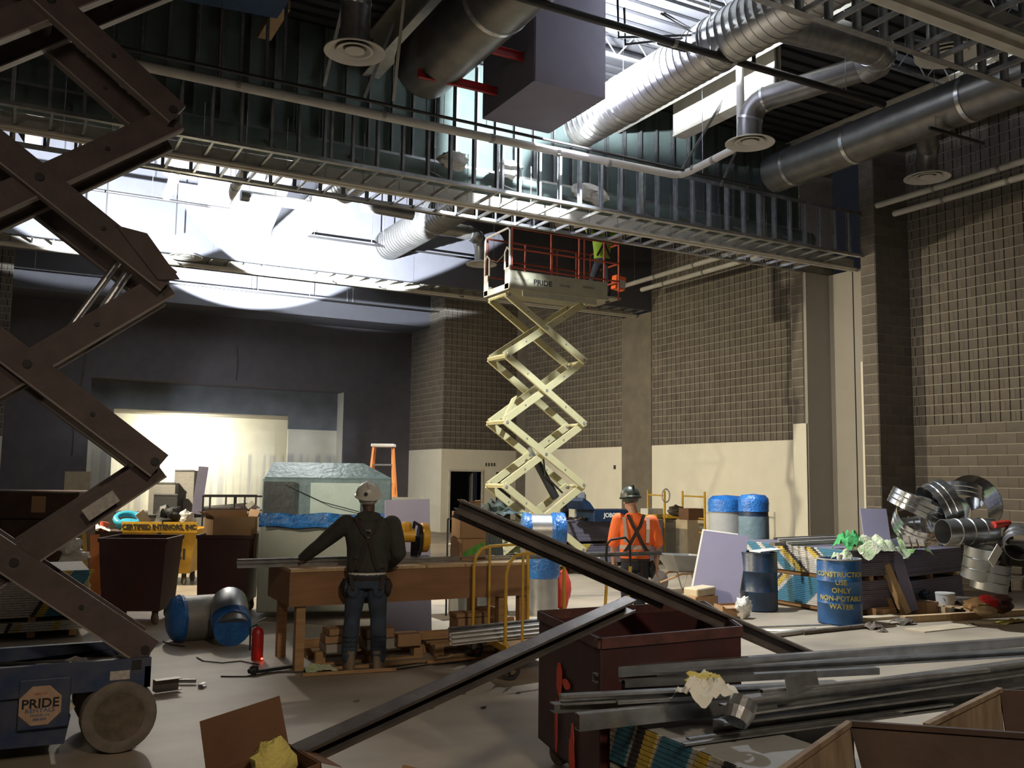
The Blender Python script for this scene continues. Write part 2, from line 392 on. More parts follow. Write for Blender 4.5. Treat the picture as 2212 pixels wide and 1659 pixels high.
# rear wall beside the stage with its doorways
YB = 29.45
d0, d1 = 13.65, 14.85; dz = 2.10
wb = flat('wall_back_right', [(13.32, d0, YB, YB+.3, 0, ZC), (d1, XR, YB, YB+.3, 0, ZC), (d0, d1, YB, YB+.3, dz, ZC)], 'mortar')
blockwork(wb, (13.32, YB, PAINT), (1, 0, 0), 2.95, PAINT, 8.9, 0, score=near, nind=180)
flat('wall_back_right_paint', [(13.32, d0, YB-.014, YB, 0, PAINT), (d1, 15.45, YB-.014, YB, 0, PAINT), (16.05, XR, YB-.014, YB, 0, PAINT), (d0, d1, YB-.014, YB, dz, PAINT), (15.45, 16.05, YB-.014, YB, 2.1, PAINT)], 'white_paint')
flat('door_2', [(15.45, 16.05, YB-.006, YB, 0, 2.1)], 'door_dark')
flat('wall_corridor', [(13.4, 15.6, 31.6, 31.7, 0, 3)], 'door_dark')
dr = flat('door_1', [(d0-.07, d0, YB-.05, YB+.3, 0, dz+.07), (d1, d1+.07, YB-.05, YB+.3, 0, dz+.07), (d0, d1, YB-.05, YB+.3, dz, dz+.07)], 'steel_white')
MB().obox((d1-.12, YB+.62, 1.03), (.12, .42, 0), (.02, -.006, 0), (0, 0, 1.02)).build('door_leaf', 'grey_metal', dr)
ws = flat('wall_back_return', [(13.32, 13.6, YB+.3, 32.4, 0, ZC)], 'mortar')
blockwork(ws, (13.32, 32.4, PAINT), (0, -1, 0), 2.95, PAINT, 8.9, -PI/2, score=near, nind=180)
flat('wall_back_return_paint', [(13.306, 13.32, YB-.014, 32.4, 0, PAINT)], 'white_paint')
b = MB()
for i in range(4): tag(MB().box(15.02+i*.11, 15.06+i*.11, YB-.035, YB-.014, 2.30, 2.42).build('wall_box', 'door_dark'), ['leftmost', 'second', 'third', 'rightmost'][i]+' of four small dark cut-outs in the white rear wall', 'outlet', 'row of wall cut-outs')
tag(MB().box(XR-.03, XR-.014, 23.2, 23.3, 2.2, 2.32).build('wall_box', 'door_dark'), 'single small dark electrical box on the white wall beside column', 'outlet')
# stage wall
X0, X1, ZT, ZS = 2.33, 10.78, 4.93, .58
flat('wall_back', [(-.06, X0, 32.4, 32.6, 0, ZC), (X1, 13.4, 32.4, 32.6, 0, ZC), (X0, X1, 32.4, 32.6, ZT, ZC)], 'stage_dark')
flat('wall_stage_front', [(X0, X1, 32.4, 32.6, 0, ZS)], 'plywood_pale')
flat('stage_floor', [(X0-.5, X1+.5, 32.6, 35.8, ZS-.1, ZS)], 'plywood_pale')
flat('wall_stage_jamb_right', [(X1, X1+.1, 32.6, 33.3, ZS, ZT+.3)], 'white_paint')
flat('wall_stage_jamb_left', [(X0-.1, X0, 32.6, 33.3, ZS, ZT+.3)], 'stage_dark')
flat('ceiling_stage_lintel', [(X0, X1, 32.6, 33.3, ZT, ZT+.1)], 'stage_dark')
I0, I1, IT = 3.13, 8.98, 4.02
flat('wall_stage_inner', [(X0, X1, 33.3, 33.45, IT, ZT), (I1, X1, 33.3, 33.45, 3.55, IT)], 'stage_grey')
flat('wall_stage_inner_left', [(X0, I0, 33.3, 33.45, 3.75, IT)], 'stage_grey')
flat('wall_stage_inner_lower', [(X0, I0, 33.3, 33.45, ZS, 3.75), (I1, X1, 33.3, 33.45, ZS, 3.55)], 'stage_wall')
flat('ceiling_stage', [(I0-.3, I1+1.3, 33.45, 35.9, IT, IT+.1)], 'board_beige')
m = M['stage_wall']; nt = m.node_tree; N = nt.nodes; Lk = nt.links   # roller drips in the paint
bs = N['Principled BSDF']; src = bs.inputs['Base Color'].links[0].from_socket
tc = N.new('ShaderNodeTexCoord'); mp = N.new('ShaderNodeMapping'); mp.inputs['Scale'].default_value = (3.2, 3.2, .10); Lk.new(tc.outputs['Object'], mp.inputs[0])
nz = N.new('ShaderNodeTexNoise'); nz.inputs['Scale'].default_value = 1.6; nz.inputs['Detail'].default_value = 3; Lk.new(mp.outputs[0], nz.inputs[0])
rp = N.new('ShaderNodeMapRange'); rp.inputs[1].default_value = .46; rp.inputs[2].default_value = .62; Lk.new(nz.outputs[0], rp.inputs[0])
sp = N.new('ShaderNodeSeparateXYZ'); Lk.new(tc.outputs['Object'], sp.inputs[0])
hz = N.new('ShaderNodeMapRange'); hz.inputs[1].default_value = 2.15; hz.inputs[2].default_value = 2.0; Lk.new(sp.outputs[2], hz.inputs[0])
mu = N.new('ShaderNodeMath'); mu.operation = 'MULTIPLY'; Lk.new(rp.outputs[0], mu.inputs[0]); Lk.new(hz.outputs[0], mu.inputs[1])
mu2 = N.new('ShaderNodeMath'); mu2.operation = 'MULTIPLY'; mu2.inputs[1].default_value = .55; Lk.new(mu.outputs[0], mu2.inputs[0])
mx = N.new('ShaderNodeMix'); mx.data_type = 'RGBA'; mx.inputs[7].default_value = (.30, .31, .36, 1); Lk.new(mu2.outputs[0], mx.inputs[0]); Lk.new(src, mx.inputs[6]); Lk.new(mx.outputs[2], bs.inputs['Base Color'])
flat('wall_stage_back', [(I0-.6, I1+1.6, 35.8, 35.95, ZS, IT+.1)], 'stage_wall')
# left side (mirror of the right)
wl = flat('wall_left', [(XL-.3, XL, YN, 29.6, 0, ZC)], 'block')
wlb = flat('wall_back_left', [(XL, -.06, YB, YB+.3, 0, ZC)], 'mortar')
blockwork(wlb, (-1.26, YB, 0), (1, 0, 0), 1.2, PAINT, 8.9, 0, score=near, nind=100)
flat('wall_back_left_paint', [(XL, -.06, YB-.014, YB, 0, PAINT)], 'white_paint')
flat('wall_back_left_return', [(-.2, -.06, YB+.3, 32.4, 0, ZC)], 'block')
flat('wall_near', [(XL, XR, YN-.3, YN, 0, ZC)], 'block')
# roof deck: ribbed sheet
b = MB(); y = YN
ys = np.arange(YN, 36.2, .3)
for y in ys:
    b.box(XL-.3, XR+.3, y, y+.16, ZC, ZC+.05); b.box(XL-.3, XR+.3, y+.16, y+.3, ZC+.06, ZC+.1)
b.box(XL-.3, XR+.3, YN, 36.2, ZC+.11, ZC+.2)
struct(b.build('ceiling', 'ceiling_dark'))
# roof beams (wide flange, running front to back)
for x in (.15, 5.15, 10.17, 15.0):
    b = MB(); b.box(x-.15, x+.15, YN, 36, 8.72, 8.75).box(x-.01, x+.01, YN, 36, 8.75, 9.35).box(x-.15, x+.15, YN, 36, 9.35, 9.38)
    o = b.build('ceiling_beam', 'steel_white'); struct(o)
# open web roof joists across
JL = []
def joist(y, x0, x1, z=8.9, first=[None]):
    t = thing('roof_joist', '', 'joist', (x0, y, z), group='open web joists under the roof deck')
    b = MB(); b.bar((x0, y, z), (x1, y, z), .06, .05); b.build('chord', 'galv_dark', t)
    b = MB(); b.bar((x0, y, z+.42), (x1, y, z+.42), .06, .05); b.build('chord', 'galv_dark', t)
    b = MB(); n = int((x1-x0)/.35)
    for i in range(n):
        xa = x0+(x1-x0)*i/n; xb = x0+(x1-x0)*(i+1)/n
        b.tube([(xa, y, z if i % 2 else z+.42), (xb, y, z+.42 if i % 2 else z)], .012, 5)
    b.build('web', 'galv_dark', t)
    t['label'] = 'dark roof joist %s, %s' % ('between the box and the right beam' if 4 < x0 < 9 else 'over the far left of the bay' if x0 < 4 else 'right of the shiny elbow duct', {6.2: 'nearest the camera', 8.3: 'second from the camera', 10.2: 'third from the camera', 12.2: 'just before the stud bulkhead', 16.5: 'first beyond the stud bulkhead', 18.6: 'furthest beyond the bulkhead'}[y])
    return t
for y in (6.2, 8.3, 10.2, 12.2, 16.5, 18.6): joist(y, 5.3, 10.0)
for y in (8.3, 10.2): joist(y, .3, 5.0); joist(y, 10.3, 14.8)
# ------------------------------------------------ soffit over the stage
flat('ceiling_soffit_stage', [(XL, XR, 30.7, 32.4, 7.3, ZC)], 'slate')
# boarded bulkhead over the rear track
bh2 = flat('ceiling_bulkhead_rear', [(XL, XR, 21.42, 21.52, 6.78, ZC), (XL, XR, 22.77, 22.87, 6.78, ZC)], 'slate')
for x in (0.9, 3.9, 5.15, 6.35, 8.8, 11.2, 13.6): MB().box(x-.006, x+.006, 21.412, 21.42, 6.8, ZC).build('panel_joint', 'stage_dark', bh2)
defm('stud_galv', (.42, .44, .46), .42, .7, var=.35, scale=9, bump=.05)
defm('stud_shaded', (.17, .18, .18), .55, .5, var=.35, scale=9, bump=.05)  # darker copy of stud_galv, shade on the far row put into the colour
# ================================================================== OVERHEAD
# framed, unboarded bulkhead (steel studs) hanging across the hall
def bulkhead(y0, y1, zb, xa, xb, ztop, label, sheath=True, tall=None):
    t = thing('bulkhead_frame', label, 'framing', (xa, y0, zb))
    for y in (y0, y1):
        b = MB(); b.box(xa, xb, y-.045, y+.045, zb-.004, zb); b.box(xa, xb, y-.045, y-.041, zb, zb+.05); b.box(xa, xb, y+.041, y+.045, zb, zb+.05)
        b.build('bottom_track', 'galv', t)
    n = int((xb-xa)/.406)
    for i in range(n+1):
        x = xa+.02+i*.406+random.uniform(-.02, .02)
        dbl = i % 7 == 3
        for y, s in ((y0, 1), (y1, -1)):
            zt = ztop+random.uniform(-.02, .02) if s == 1 or not tall else tall
            b = MB(); b.chan((x, y, zb+.01), (x, y, zt), .038, .088, up=(0, 1, 0), t=.003, lip=.01); b.build('stud', 'stud_galv' if s == 1 else 'stud_shaded', t)
            if dbl and s == 1:
                b = MB(); b.chan((x+.06, y, zb+.01), (x+.06, y, zt), .038, .088, up=(0, 1, 0), t=.003, flip=-1); b.build('stud', 'galv', t)
        b = MB(); b.chan((x, y0, zb+.025), (x, y1, zb+.025), .035, .05, up=(0, 0, 1), t=.003); b.build('joist', 'galv', t)
    b = MB(); b.box(xa, xb, y0-.052, y0-.046, zb+.86, zb+.93); b.build('rail', 'galv_dark', t)
    b = MB(); b.box(xa, xb, y1-.06, y1-.05, zb+.86, zb+.93); b.build('rail', 'galv_dark', t)
    # diagonal kickers inside
    for x in np.arange(xa+.8, xb-.5, 1.35):
        b = MB(); b.chan((x, y0+.1, zb+.07), (x+.05, y1-.1, zb+.75), .03, .05, t=.003); b.build('kicker', 'galv_dark', t)
    return t
B1 = bulkhead(13.0, 14.6, 6.50, -3.0, 15.2, 7.42, 'long open steel stud bulkhead crossing the hall below the pipes', tall=9.35)
# green sheathing boards on the far side, upper part
for i, (xa, xb, z0, z1) in enumerate([(-3, -1.0, 7.45, 9.35), (-1.0, 1.4, 7.45, 9.35), (1.4, 3.8, 7.45, 9.35), (3.8, 6.22, 7.45, 9.35), (6.22, 8.62, 7.45, 9.35), (8.62, 11.0, 7.45, 9.35), (11.0, 13.3, 7.45, 9.35), (13.3, 15.2, 7.45, 9.35)]):
    MB().box(xa-.015, xb+.015, 14.66+.016*(i % 2), 14.675+.016*(i % 2), z0, z1+.06).build('sheathing_board', 'green_board', B1)
b = MB(); b.cyl((-2.9, 14.2, 7.05), (15.0, 14.2, 7.05), .20, 14)
tag(b.build('insulated_duct', 'green_board', smooth=True), 'dusty lagged duct running inside the long stud bulkhead', 'duct')
# partition track beam in the middle of the bulkhead
t = thing('track_beam', 'long pale steel track beam along the underside of the stud bulkhead', 'beam', (-3, 13.8, 6.5))
MB().box(-3, 15.9, 13.70, 13.90, 6.46, 6.49).build('flange', 'steel_white', t)
MB().box(-3, 15.9, 13.79, 13.81, 6.49, 6.70).build('web', 'steel_white', t)
MB().box(-3, 15.9, 13.76, 13.84, 6.435, 6.459).build('track', 'steel_white', t)
b = MB()
for x in np.arange(-2.6, 15.8, .61):
    MB().cyl((x, 13.66, 6.49), (x, 13.66, 7.3), .006, 6).build('hanger', 'galv_dark', t)
# rear bulkhead open underside: joists, track pipe
t = thing('soffit_joists', 'row of light steel joists under the blue boarded bulkhead', 'framing', (0, 21.4, 6.7))
for x in np.arange(-2.6, 16.2, .406):
    MB().chan((x, 21.55, 6.80), (x, 22.74, 6.80), .035, .05, t=.003).build('joist', 'galv', t)
t2 = thing('track_beam', 'pale steel track beam under the blue boarded bulkhead', 'beam', (-3, 22.1, 6.7))
MB().box(-3, 16.2, 22.0, 22.22, 6.70, 6.73).build('flange', 'steel_white', t2)
MB().box(-3, 16.2, 22.1, 22.12, 6.73, 6.95).build('web', 'steel_white', t2)
MB().box(-3, 16.2, 22.06, 22.16, 6.66, 6.70).build('track', 'steel_white', t2)
b = MB()
for i, x in enumerate((3.3, 6.9, 8.1, 10.4)):
    pts = [(x, 22.1, 6.72), (x+.02, 21.9, 6.64), (x-.05, 21.7, 6.60), (x-.12, 21.6, 6.62)]
    tag(MB().tube(pts, .012, 5).build('cable', 'black'), ['looped black cable end under the blue bulkhead, leftmost', 'looped black cable end under blue bulkhead above the stage', 'looped black cable end under blue bulkhead right of stage light', 'looped black cable end under blue bulkhead left of lift platform'][i], 'cable')
# near bulkhead, top right corner
def near_bh():
    t = thing('track_beam', 'wide pale steel beam crossing the top right corner overhead', 'beam', (5, 5.7, 6.5))
    MB().box(2.5, 15.9, 5.50, 5.80, 6.46, 6.50).build('flange', 'steel_white', t)
    MB().box(2.5, 15.9, 5.64, 5.66, 6.50, 6.78).build('web', 'steel_white', t)
    MB().box(2.5, 15.9, 5.60, 5.70, 6.40, 6.459).build('track', 'steel_white', t)
    t = thing('bulkhead_frame', 'dark open stud frame around the beam in the top right corner', 'framing', (5, 6.4, 6.5))
    for y in (4.75, 6.35):
        MB().box(2.5, 15.2, y-.045, y+.045, 6.5, 6.506).build('bottom_track', 'galv_dark', t)
    for i, x in enumerate(np.arange(2.6, 15.2, .406)):
        MB().chan((x, 6.35, 6.51), (x, 6.35, 9.3), .038, .088, up=(0, 1, 0), t=.003).build('stud', 'galv_dark', t)
        MB().chan((x, 4.75, 6.53), (x, 6.35, 6.53), .035, .05, t=.003).build('joist', 'galv_dark', t)
near_bh()
# ---- ducts
def spiral_duct(name, x, z, r, ya, yb, label, m='duct', ribs=True, joints=(), cap=True, parent=None):
    t = parent or thing(name, label, 'duct', (x, ya, z))
    prof = []; y = ya
    if ribs:
        while y < yb:
            prof += [(r, y-ya), (r, y-ya+.125), (r+.007, y-ya+.13), (r+.007, y-ya+.138)]; y += .143
        prof.append((r, yb-ya))
    else: prof = [(r, 0), (r, yb-ya)]
    b = MB(); b.lathe(prof, (x, ya, z), 28, (0, 1, 0)); b.build('duct_shell', m, t, smooth=True)
    if cap:
        MB().cyl((x, yb-.01, z), (x, yb+.01, z), r, 28).build('end_cap', m, t); MB().cyl((x, ya-.01, z), (x, ya+.01, z), r, 28).build('end_cap', m, t)
    for y in joints:
        MB().lathe([(r, -.04), (r+.014, -.035), (r+.014, .035), (r, .04)], (x, y, z), 28, (0, 1, 0)).build('joint_band', 'galv', t, smooth=True)
    return t
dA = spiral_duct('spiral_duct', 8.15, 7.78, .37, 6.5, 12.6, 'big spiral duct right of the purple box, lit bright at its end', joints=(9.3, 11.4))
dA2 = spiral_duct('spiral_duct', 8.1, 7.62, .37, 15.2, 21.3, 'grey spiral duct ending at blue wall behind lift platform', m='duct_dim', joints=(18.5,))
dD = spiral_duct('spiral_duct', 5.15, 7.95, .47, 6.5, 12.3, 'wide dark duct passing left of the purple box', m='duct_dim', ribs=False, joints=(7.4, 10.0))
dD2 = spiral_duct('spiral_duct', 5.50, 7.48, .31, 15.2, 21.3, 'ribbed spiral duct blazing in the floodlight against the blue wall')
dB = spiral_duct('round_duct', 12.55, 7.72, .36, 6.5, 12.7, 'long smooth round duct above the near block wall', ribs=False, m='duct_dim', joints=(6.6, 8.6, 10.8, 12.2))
# branches with diffusers
def elbow_path(p0, p1, p2, n=6, r=.3):
    p0, p1, p2 = map(Vector, (p0, p1, p2)); a = p1+(p0-p1).normalized()*r; c = p1+(p2-p1).normalized()*r
    return [p0, a]+[a.lerp(p1, k/n).lerp(p1.lerp(c, k/n), k/n) for k in range(1, n)]+[c, p2]
def diffuser(x, y, label, z=7.2, R=.385):
    t = thing('ceiling_diffuser', label, 'diffuser', (x, y, z), group='round white ceiling diffusers')
    MB().lathe([(R, 0), (R, .012), (R-.10, .055), (.17, .10), (.165, .095), (R-.11, .045), (R-.03, .0)], (x, y, z), 32, closed=True).build('outer_cone', 'pipe_wrap', t, smooth=True)
    MB().lathe([(.235, .018), (.235, .028), (.15, .065), (.15, .058), (.20, .018)], (x, y, z), 28, closed=True).build('inner_cone', 'pipe_wrap', t, smooth=True)
    MB().lathe([(.0, .018), (.125, .018), (.125, .03), (.0, .05)], (x, y, z), 24).build('centre_cone', 'pipe_wrap', t, smooth=True)
    MB().cyl((x, y, z+.06), (x, y, z+.065), .17, 24).build('back_plate', 'dust', t)
    return t
def drop(path, r, label, m='duct', fitted=True):
    t = thing('branch_duct', label, 'duct', path[0])
    MB().tube(path, r, 20).build('duct_shell', m, t, smooth=True)
    for k in (2, len(path)-3):
        p = Vector(path[k]); q = Vector(path[k+1]); d = (q-p).normalized()
        MB().cyl(p-d*.02, p+d*.02, r+.008, 20).build('joint_band', 'galv', t, smooth=True)
    return t
diffuser(3.58, 10.82, 'round white diffuser at the top left of the open bay')
drop(elbow_path((3.58, 10.82, 7.27), (3.58, 10.82, 8.1), (3.35, 9.4, 8.1), r=.35), .19, 'dark branch duct dropping to the top left diffuser', 'galv_dark')
diffuser(10.05, 10.69, 'round white diffuser below the shiny elbow duct')
drop(elbow_path((10.05, 10.69, 7.27), (10.05, 10.69, 7.85), (10.75, 9.0, 7.95), r=.38), .19, 'shiny elbow duct dropping to the middle right diffuser', 'duct_dim')
drop([(10.75, 9.05, 7.95), (10.78, 8.85, 7.97), (10.65, 8.68, 7.98), (10.4, 8.6, 7.98), (9.8, 8.6, 7.98), (8.4, 8.6, 7.9)], .235, 'brownish take-off duct joining the big spiral duct', 'galv_dark')
diffuser(10.02, 7.16, 'round white diffuser in the top right corner')
drop([(10.02, 7.16, 7.27), (10.02, 7.16, 7.5), (9.95, 7.1, 7.75), (9.6, 7.0, 7.85), (9.2, 7.0, 7.85), (8.3, 7.0, 7.85)], .24, 'dark branch duct feeding the top right diffuser', 'galv_dark')
diffuser(13.87, 10.39, 'round white diffuser near the top of the block wall')
drop([(13.87, 10.39, 7.27), (13.87, 10.39, 7.5), (13.8, 10.3, 7.7), (13.5, 10.1, 7.78), (12.7, 9.6, 7.8)], .18, 'dark branch duct above the diffuser by the block wall', 'galv_dark')
diffuser(10.22, 20.43, 'round white diffuser just left of the raised lift platform')
drop([(10.22, 20.43, 7.27), (10.22, 20.43, 7.65), (10.1, 20.4, 7.85), (9.8, 20.3, 7.92), (9.3, 20.2, 7.92), (8.3, 20.1, 7.85)], .18, 'branch duct with elbow dropping to diffuser left of the lift', 'duct')
diffuser(10.28, 16.4, 'white diffuser half hidden behind the bulkhead above the lift worker', z=7.3)
diffuser(3.25, 21.0, 'small white diffuser beside the far left end of blue bulkhead', z=6.62, R=.36)
# ---- pipes
def pipe(name, path, r, m, label, cat='pipe', clamps=(), n=10):
    t = thing(name, label, cat, path[0])
    MB().tube(path, r, n).build('pipe_run', m, t, smooth=True)
    zm = path[0][2]
    if n == 10 and cat == 'pipe' and path[-1][2] < 9:
        P0, P1 = Vector(path[0]), Vector(path[-1]) if len(path) < 6 else Vector(path[2])
        for f in (.12, .5, .88):
            q = P0.lerp(P1, f); MB().cyl(q, (q.x, q.y, 9.42), .006, 5).build('hanger_rod', 'galv_dark', t)
    for p, d in clamps: MB().cyl(Vector(p)-Vector(d)*.03, Vector(p)+Vector(d)*.03, r+.008, 12).build('clamp', 'grey_metal', t)
    return t
Xd, Yd, Zd = Vector((1,0,0)), Vector((0,1,0)), Vector((0,0,1))
pipe('insulated_pipe', [(1.2, 12.5, 7.16), (5, 12.5, 7.16), (9.95, 12.5, 7.2), (10.08, 12.42, 7.2), (10.1, 12.2, 7.2), (10.1, 11.15, 7.25), (10.1, 11.0, 7.3), (10.1, 10.95, 7.45), (10.1, 10.95, 8.6)], .065, 'pipe_wrap', 'long white wrapped pipe in front of the studs, turning up by diffuser', clamps=[((x, 12.5, 7.17), Xd) for x in (2.5, 4.6, 6.4, 7.6, 8.6)]+[((10.1, y, 7.22), Yd) for y in (12.1, 11.6)])
pipe('sprinkler_pipe', [(.6, 12.3, 7.26), (6, 12.3, 7.26), (11.8, 12.3, 7.22)], .024, 'black_pipe', 'thin dark pipe running just above the white wrapped pipe')
pipe('sprinkler_pipe', [(4.5, 9.0, 7.45), (8.2, 9.0, 7.45), (11.1, 9.0, 7.45)], .05, 'black_pipe', 'black sprinkler main crossing above the spiral duct at the top', clamps=[((7.2, 9, 7.45), Xd), ((8.2, 9, 7.45), Xd)])
pipe('sprinkler_pipe', [(8.55, 9.0, 7.46), (8.55, 9.0, 8.7)], .028, 'black_pipe', 'short vertical black riser above the sprinkler main')
pipe('sprinkler_pipe', [(12.1, 9.0, 7.3), (13.4, 9.0, 7.3)], .028, 'black_pipe', 'short black pipe crossing under the long smooth duct')
pipe('sprinkler_pipe', [(12.75, 9.0, 7.31), (12.75, 9.0, 7.6)], .022, 'black_pipe', 'small dark riser under the long smooth duct')
pipe('sprinkler_pipe', [(.6, 15.4, 6.75), (4.0, 15.4, 6.75), (11, 15.4, 6.75)], .04, 'black_pipe', 'black pipe behind the bulkhead crossing the floodlit wall', clamps=[((x, 15.4, 6.75), Xd) for x in (2.2, 3.2, 6.9)])
pipe('sprinkler_pipe', [(.8, 19.8, 7.5), (3.9, 19.8, 7.5)], .03, 'black_pipe', 'thin dark pipe in front of the floodlit wall, left part')
pipe('drop_rod', [(3.9, 19.8, 7.5), (3.9, 19.8, 9.3)], .012, 'black_pipe', 'thin hanger rod of the dark pipe on floodlit wall', 'rod')
pipe('sprinkler_pipe', [(5.3, 20.8, 7.42), (11.5, 20.8, 7.42)], .025, 'black_pipe', 'thin dark pipe along the blue wall left of the platform')
for i, x in enumerate((7.45, 7.75)):
    pipe('drop_rod', [(x, 20.8, 7.42), (x, 20.8, 9.3)], .012, 'galv', ['left of two hanger rods on the blue wall pipe', 'right of two hanger rods on the blue wall pipe'][i], 'rod')
pipe('sprinkler_pipe', [(-1.5, 29.9, 7.75), (15, 29.9, 7.75)], .022, 'black_pipe', 'thin dark pipe along the soffit above the stage')
for i, x in enumerate((6.9, 8.6, 9.9, 10.1)):
    MB_ = MB().cyl((x, 29.9, 7.75), (x, 29.9, 8.7), .01, 6); tag(MB_.build('drop_rod', 'galv_dark'), ['hanger rod on soffit pipe above the ladder side of stage', 'hanger rod on soffit pipe left of pair', 'left hanger rod of the close pair on soffit pipe', 'right hanger rod of the close pair on soffit pipe'][i], 'rod')
for i, (x, y) in enumerate([(1.5, 19.6), (2.9, 20.2)]):
    pipe('drop_rod', [(x, y, 6.9), (x, y, 9.42)], .012, 'black_pipe', ['thin rod in front of floodlit wall seen through left lift arms', 'thin rod reaching down to the end of open joists'][i], 'rod')
# wrapped pipes by the block wall, top right, and behind the platform
for i, (x, z, ya, yb) in enumerate([(15.0, 7.40, 5.0, 12.4), (15.25, 7.22, 5.0, 12.2)]):
    pipe('insulated_pipe', [(x, ya, z), (x, (ya+yb)/2, z), (x, yb, z)], .06, 'pipe_wrap', ['upper of two pale wrapped pipes along the near block wall', 'lower of two pale wrapped pipes along the near block wall'][i], clamps=[((x, y, z), Yd) for y in (8.9, 9.8, 11.1)])
for i, (x, z, ya, yb) in enumerate([(15.0, 7.30, 15.6, 21.2), (15.3, 7.15, 15.6, 20.6)]):
    pipe('insulated_pipe', [(x, ya, z), (x, yb, z)], .065, 'pipe_wrap', ['pale wrapped pipe behind the lift worker, upper', 'pale wrapped pipe behind the lift worker, lower'][i], clamps=[((x, y, z), Yd) for y in (18, 19.6)])
for i, (x, y) in enumerate([(2.5, 17.2), (3.6, 17.0)]):
    pipe('insulated_pipe', [(x, y, 7.5), (x, y+1.1, 7.35), (x, y+1.6, 7.3)], .09, 'pipe_wrap', ['short pale pipe with collar hanging before the floodlit wall, left', 'short pale pipe with cross arm before the floodlit wall, right'][i], clamps=[((x, y+.8, 7.39), Yd), ((x, y+.5, 7.43), Yd)])
pipe('light_tube', [(3.75, 18.0, 7.3), (5.1, 18.0, 7.3)], .11, 'duct_dim', 'horizontal grey tube in front of the floodlit wall, left')
pipe('light_tube', [(6.0, 17.4, 7.3), (7.1, 17.4, 7.28)], .13, 'duct_dim', 'horizontal grey tube in front of the floodlit wall, right')
# ---- purple boarded duct chase
defm('purple_chase', (.15, .138, .185), .85, var=.1, scale=3, bump=.02)
t = thing('ceiling_chase', 'purple board box hanging from the roof beside spiral duct', 'box', (6.65, 11.3, 7.3))
cx0, cx1, cy0, cy1, cz0, cz1 = 6.07, 7.22, 10.6, 12.15, 7.3, 9.32
MB().box(cx0, cx1, cy0, cy1, cz0, cz0+.016).build('bottom_board', 'purple_chase', t)
MB().box(cx0, cx1, cy0-.016, cy0, cz0, cz1).build('front_board', 'purple_chase', t)
MB().box(cx0, cx1, cy1, cy1+.016, cz0, cz1).build('rear_board', 'purple_chase', t)
MB().box(cx0-.016, cx0, cy0, cy1, cz0, cz1).build('side_board', 'purple_chase', t)
MB().box(cx1, cx1+.016, cy0, cy1, cz0, cz1).build('side_board', 'purple_chase', t)
MB().box(cx0, cx1, cy0, cy1, cz1-.02, cz1).build('top_board', 'purple_chase', t)
for x in (cx0+.03, (cx0+cx1)/2, cx1-.03):
    MB().chan((x, cy0+.08, cz0+.05), (x, cy0+.08, 9.3), .035, .06, up=(0, 1, 0)).build('stud', 'galv', t)
# red steel channels left of the box
for i, (xa, y, z) in enumerate([(4.95, 10.9, 7.75), (4.8, 11.7, 7.55)]):
    MB_ = MB().chan((xa, y, z), (6.05, y, z), .05, .12, t=.01); tag(MB_.build('support_channel', 'red_paint'), ['upper dark red channel left of the purple box', 'lower dark red channel left of the purple box'][i], 'channel')
struct(MB().box(10.85, 11.15, 10.95, 13.62, 8.42, 8.46).box(10.99, 11.01, 10.95, 13.62, 8.46, 9.3).box(10.86, 10.9, 10.95, 13.62, 8.46, 9.3).build('ceiling_girder', 'steel_white'))
# hanging bent brackets (black rod loops) near the box
t = thing('trapeze_hanger', 'bent black rod hanger beside the purple box', 'hanger', (7.2, 9.4, 7.8))
MB().tube([(6.6, 9.4, 8.1), (6.62, 9.4, 7.55), (7.9, 9.4, 7.9), (7.3, 9.4, 8.05)], .018, 6).build('rod', 'black_pipe', t)
MB().tube([(6.85, 9.6, 8.1), (6.87, 9.6, 7.6), (8.2, 9.6, 8.05), (7.5, 9.6, 8.2)], .018, 6).build('rod', 'black_pipe', t)
MB().cyl((7.35, 9.5, 7.72), (7.95, 9.5, 7.72), .05, 10).build('cross_tube', 'black_pipe', t)
# slanted bracing straps and white verticals near the left diffuser
for i, (p, q, m_) in enumerate([((3.55, 12.0, 7.2), (3.7, 11.2, 8.9), 'galv'), ((4.6, 12.1, 7.25), (4.55, 11.5, 9.3), 'steel_white'), ((4.2, 12.2, 7.25), (4.5, 11.9, 8.3), 'galv_dark'), ((10.3, 12.8, 7.3), (10.9, 12.2, 8.7), 'galv_dark'), ((11.3, 12.8, 7.3), (12.0, 12.2, 9.4), 'galv_dark')]):
    MB_ = MB().bar(p, q, .045, .015, up=(0, 1, 0)); tag(MB_.build('brace_strap', m_), ['slanted steel strap below the top left diffuser', 'perforated pale strap hanging right of the top left diffuser', 'slanted dark strap right of the top left diffuser', 'slanted strap left of the shiny elbow duct', 'dark slanted strap right of the wrapped pipe'][i], 'strap')
for i, x in enumerate((1.65, 2.32, 2.6, 2.95, 3.2, 5.6)):
    y = 12.75
    MB_ = MB().chan((x, y, 7.3), (x, y, 9.4), .04, .05, up=(0, 1, 0), t=.003); tag(MB_.build('steel_stud', 'rust_lift' if i == 1 else 'galv_dark'), 'dim vertical stud %s above the wrapped pipe' % ['at the far left', 'coloured rusty brown', 'left of the hanging board', 'below the hanging board', 'right of the hanging board', 'beside the purple box'][i], 'stud')
tag(MB().prism([(1.65, 11.9, 8.3), (1.78, 12.75, 8.3), (3.02, 12.6, 8.3), (3.05, 11.5, 8.3)], (0, 0, 1.1)).build('hanging_panel', mat('panel_blue', (.03, .075, .17), .6)), 'dark blue boxed panel overhead at the top left', 'panel')
MB_ = MB().box(3.05, 3.25, 12.8, 13.9, 8.58, 8.72).box(3.1, 3.2, 12.9, 13.0, 8.72, 9.4); tag(MB_.build('board_scrap', 'lumber_pale'), 'short pale beam end hanging at the top left', 'board')
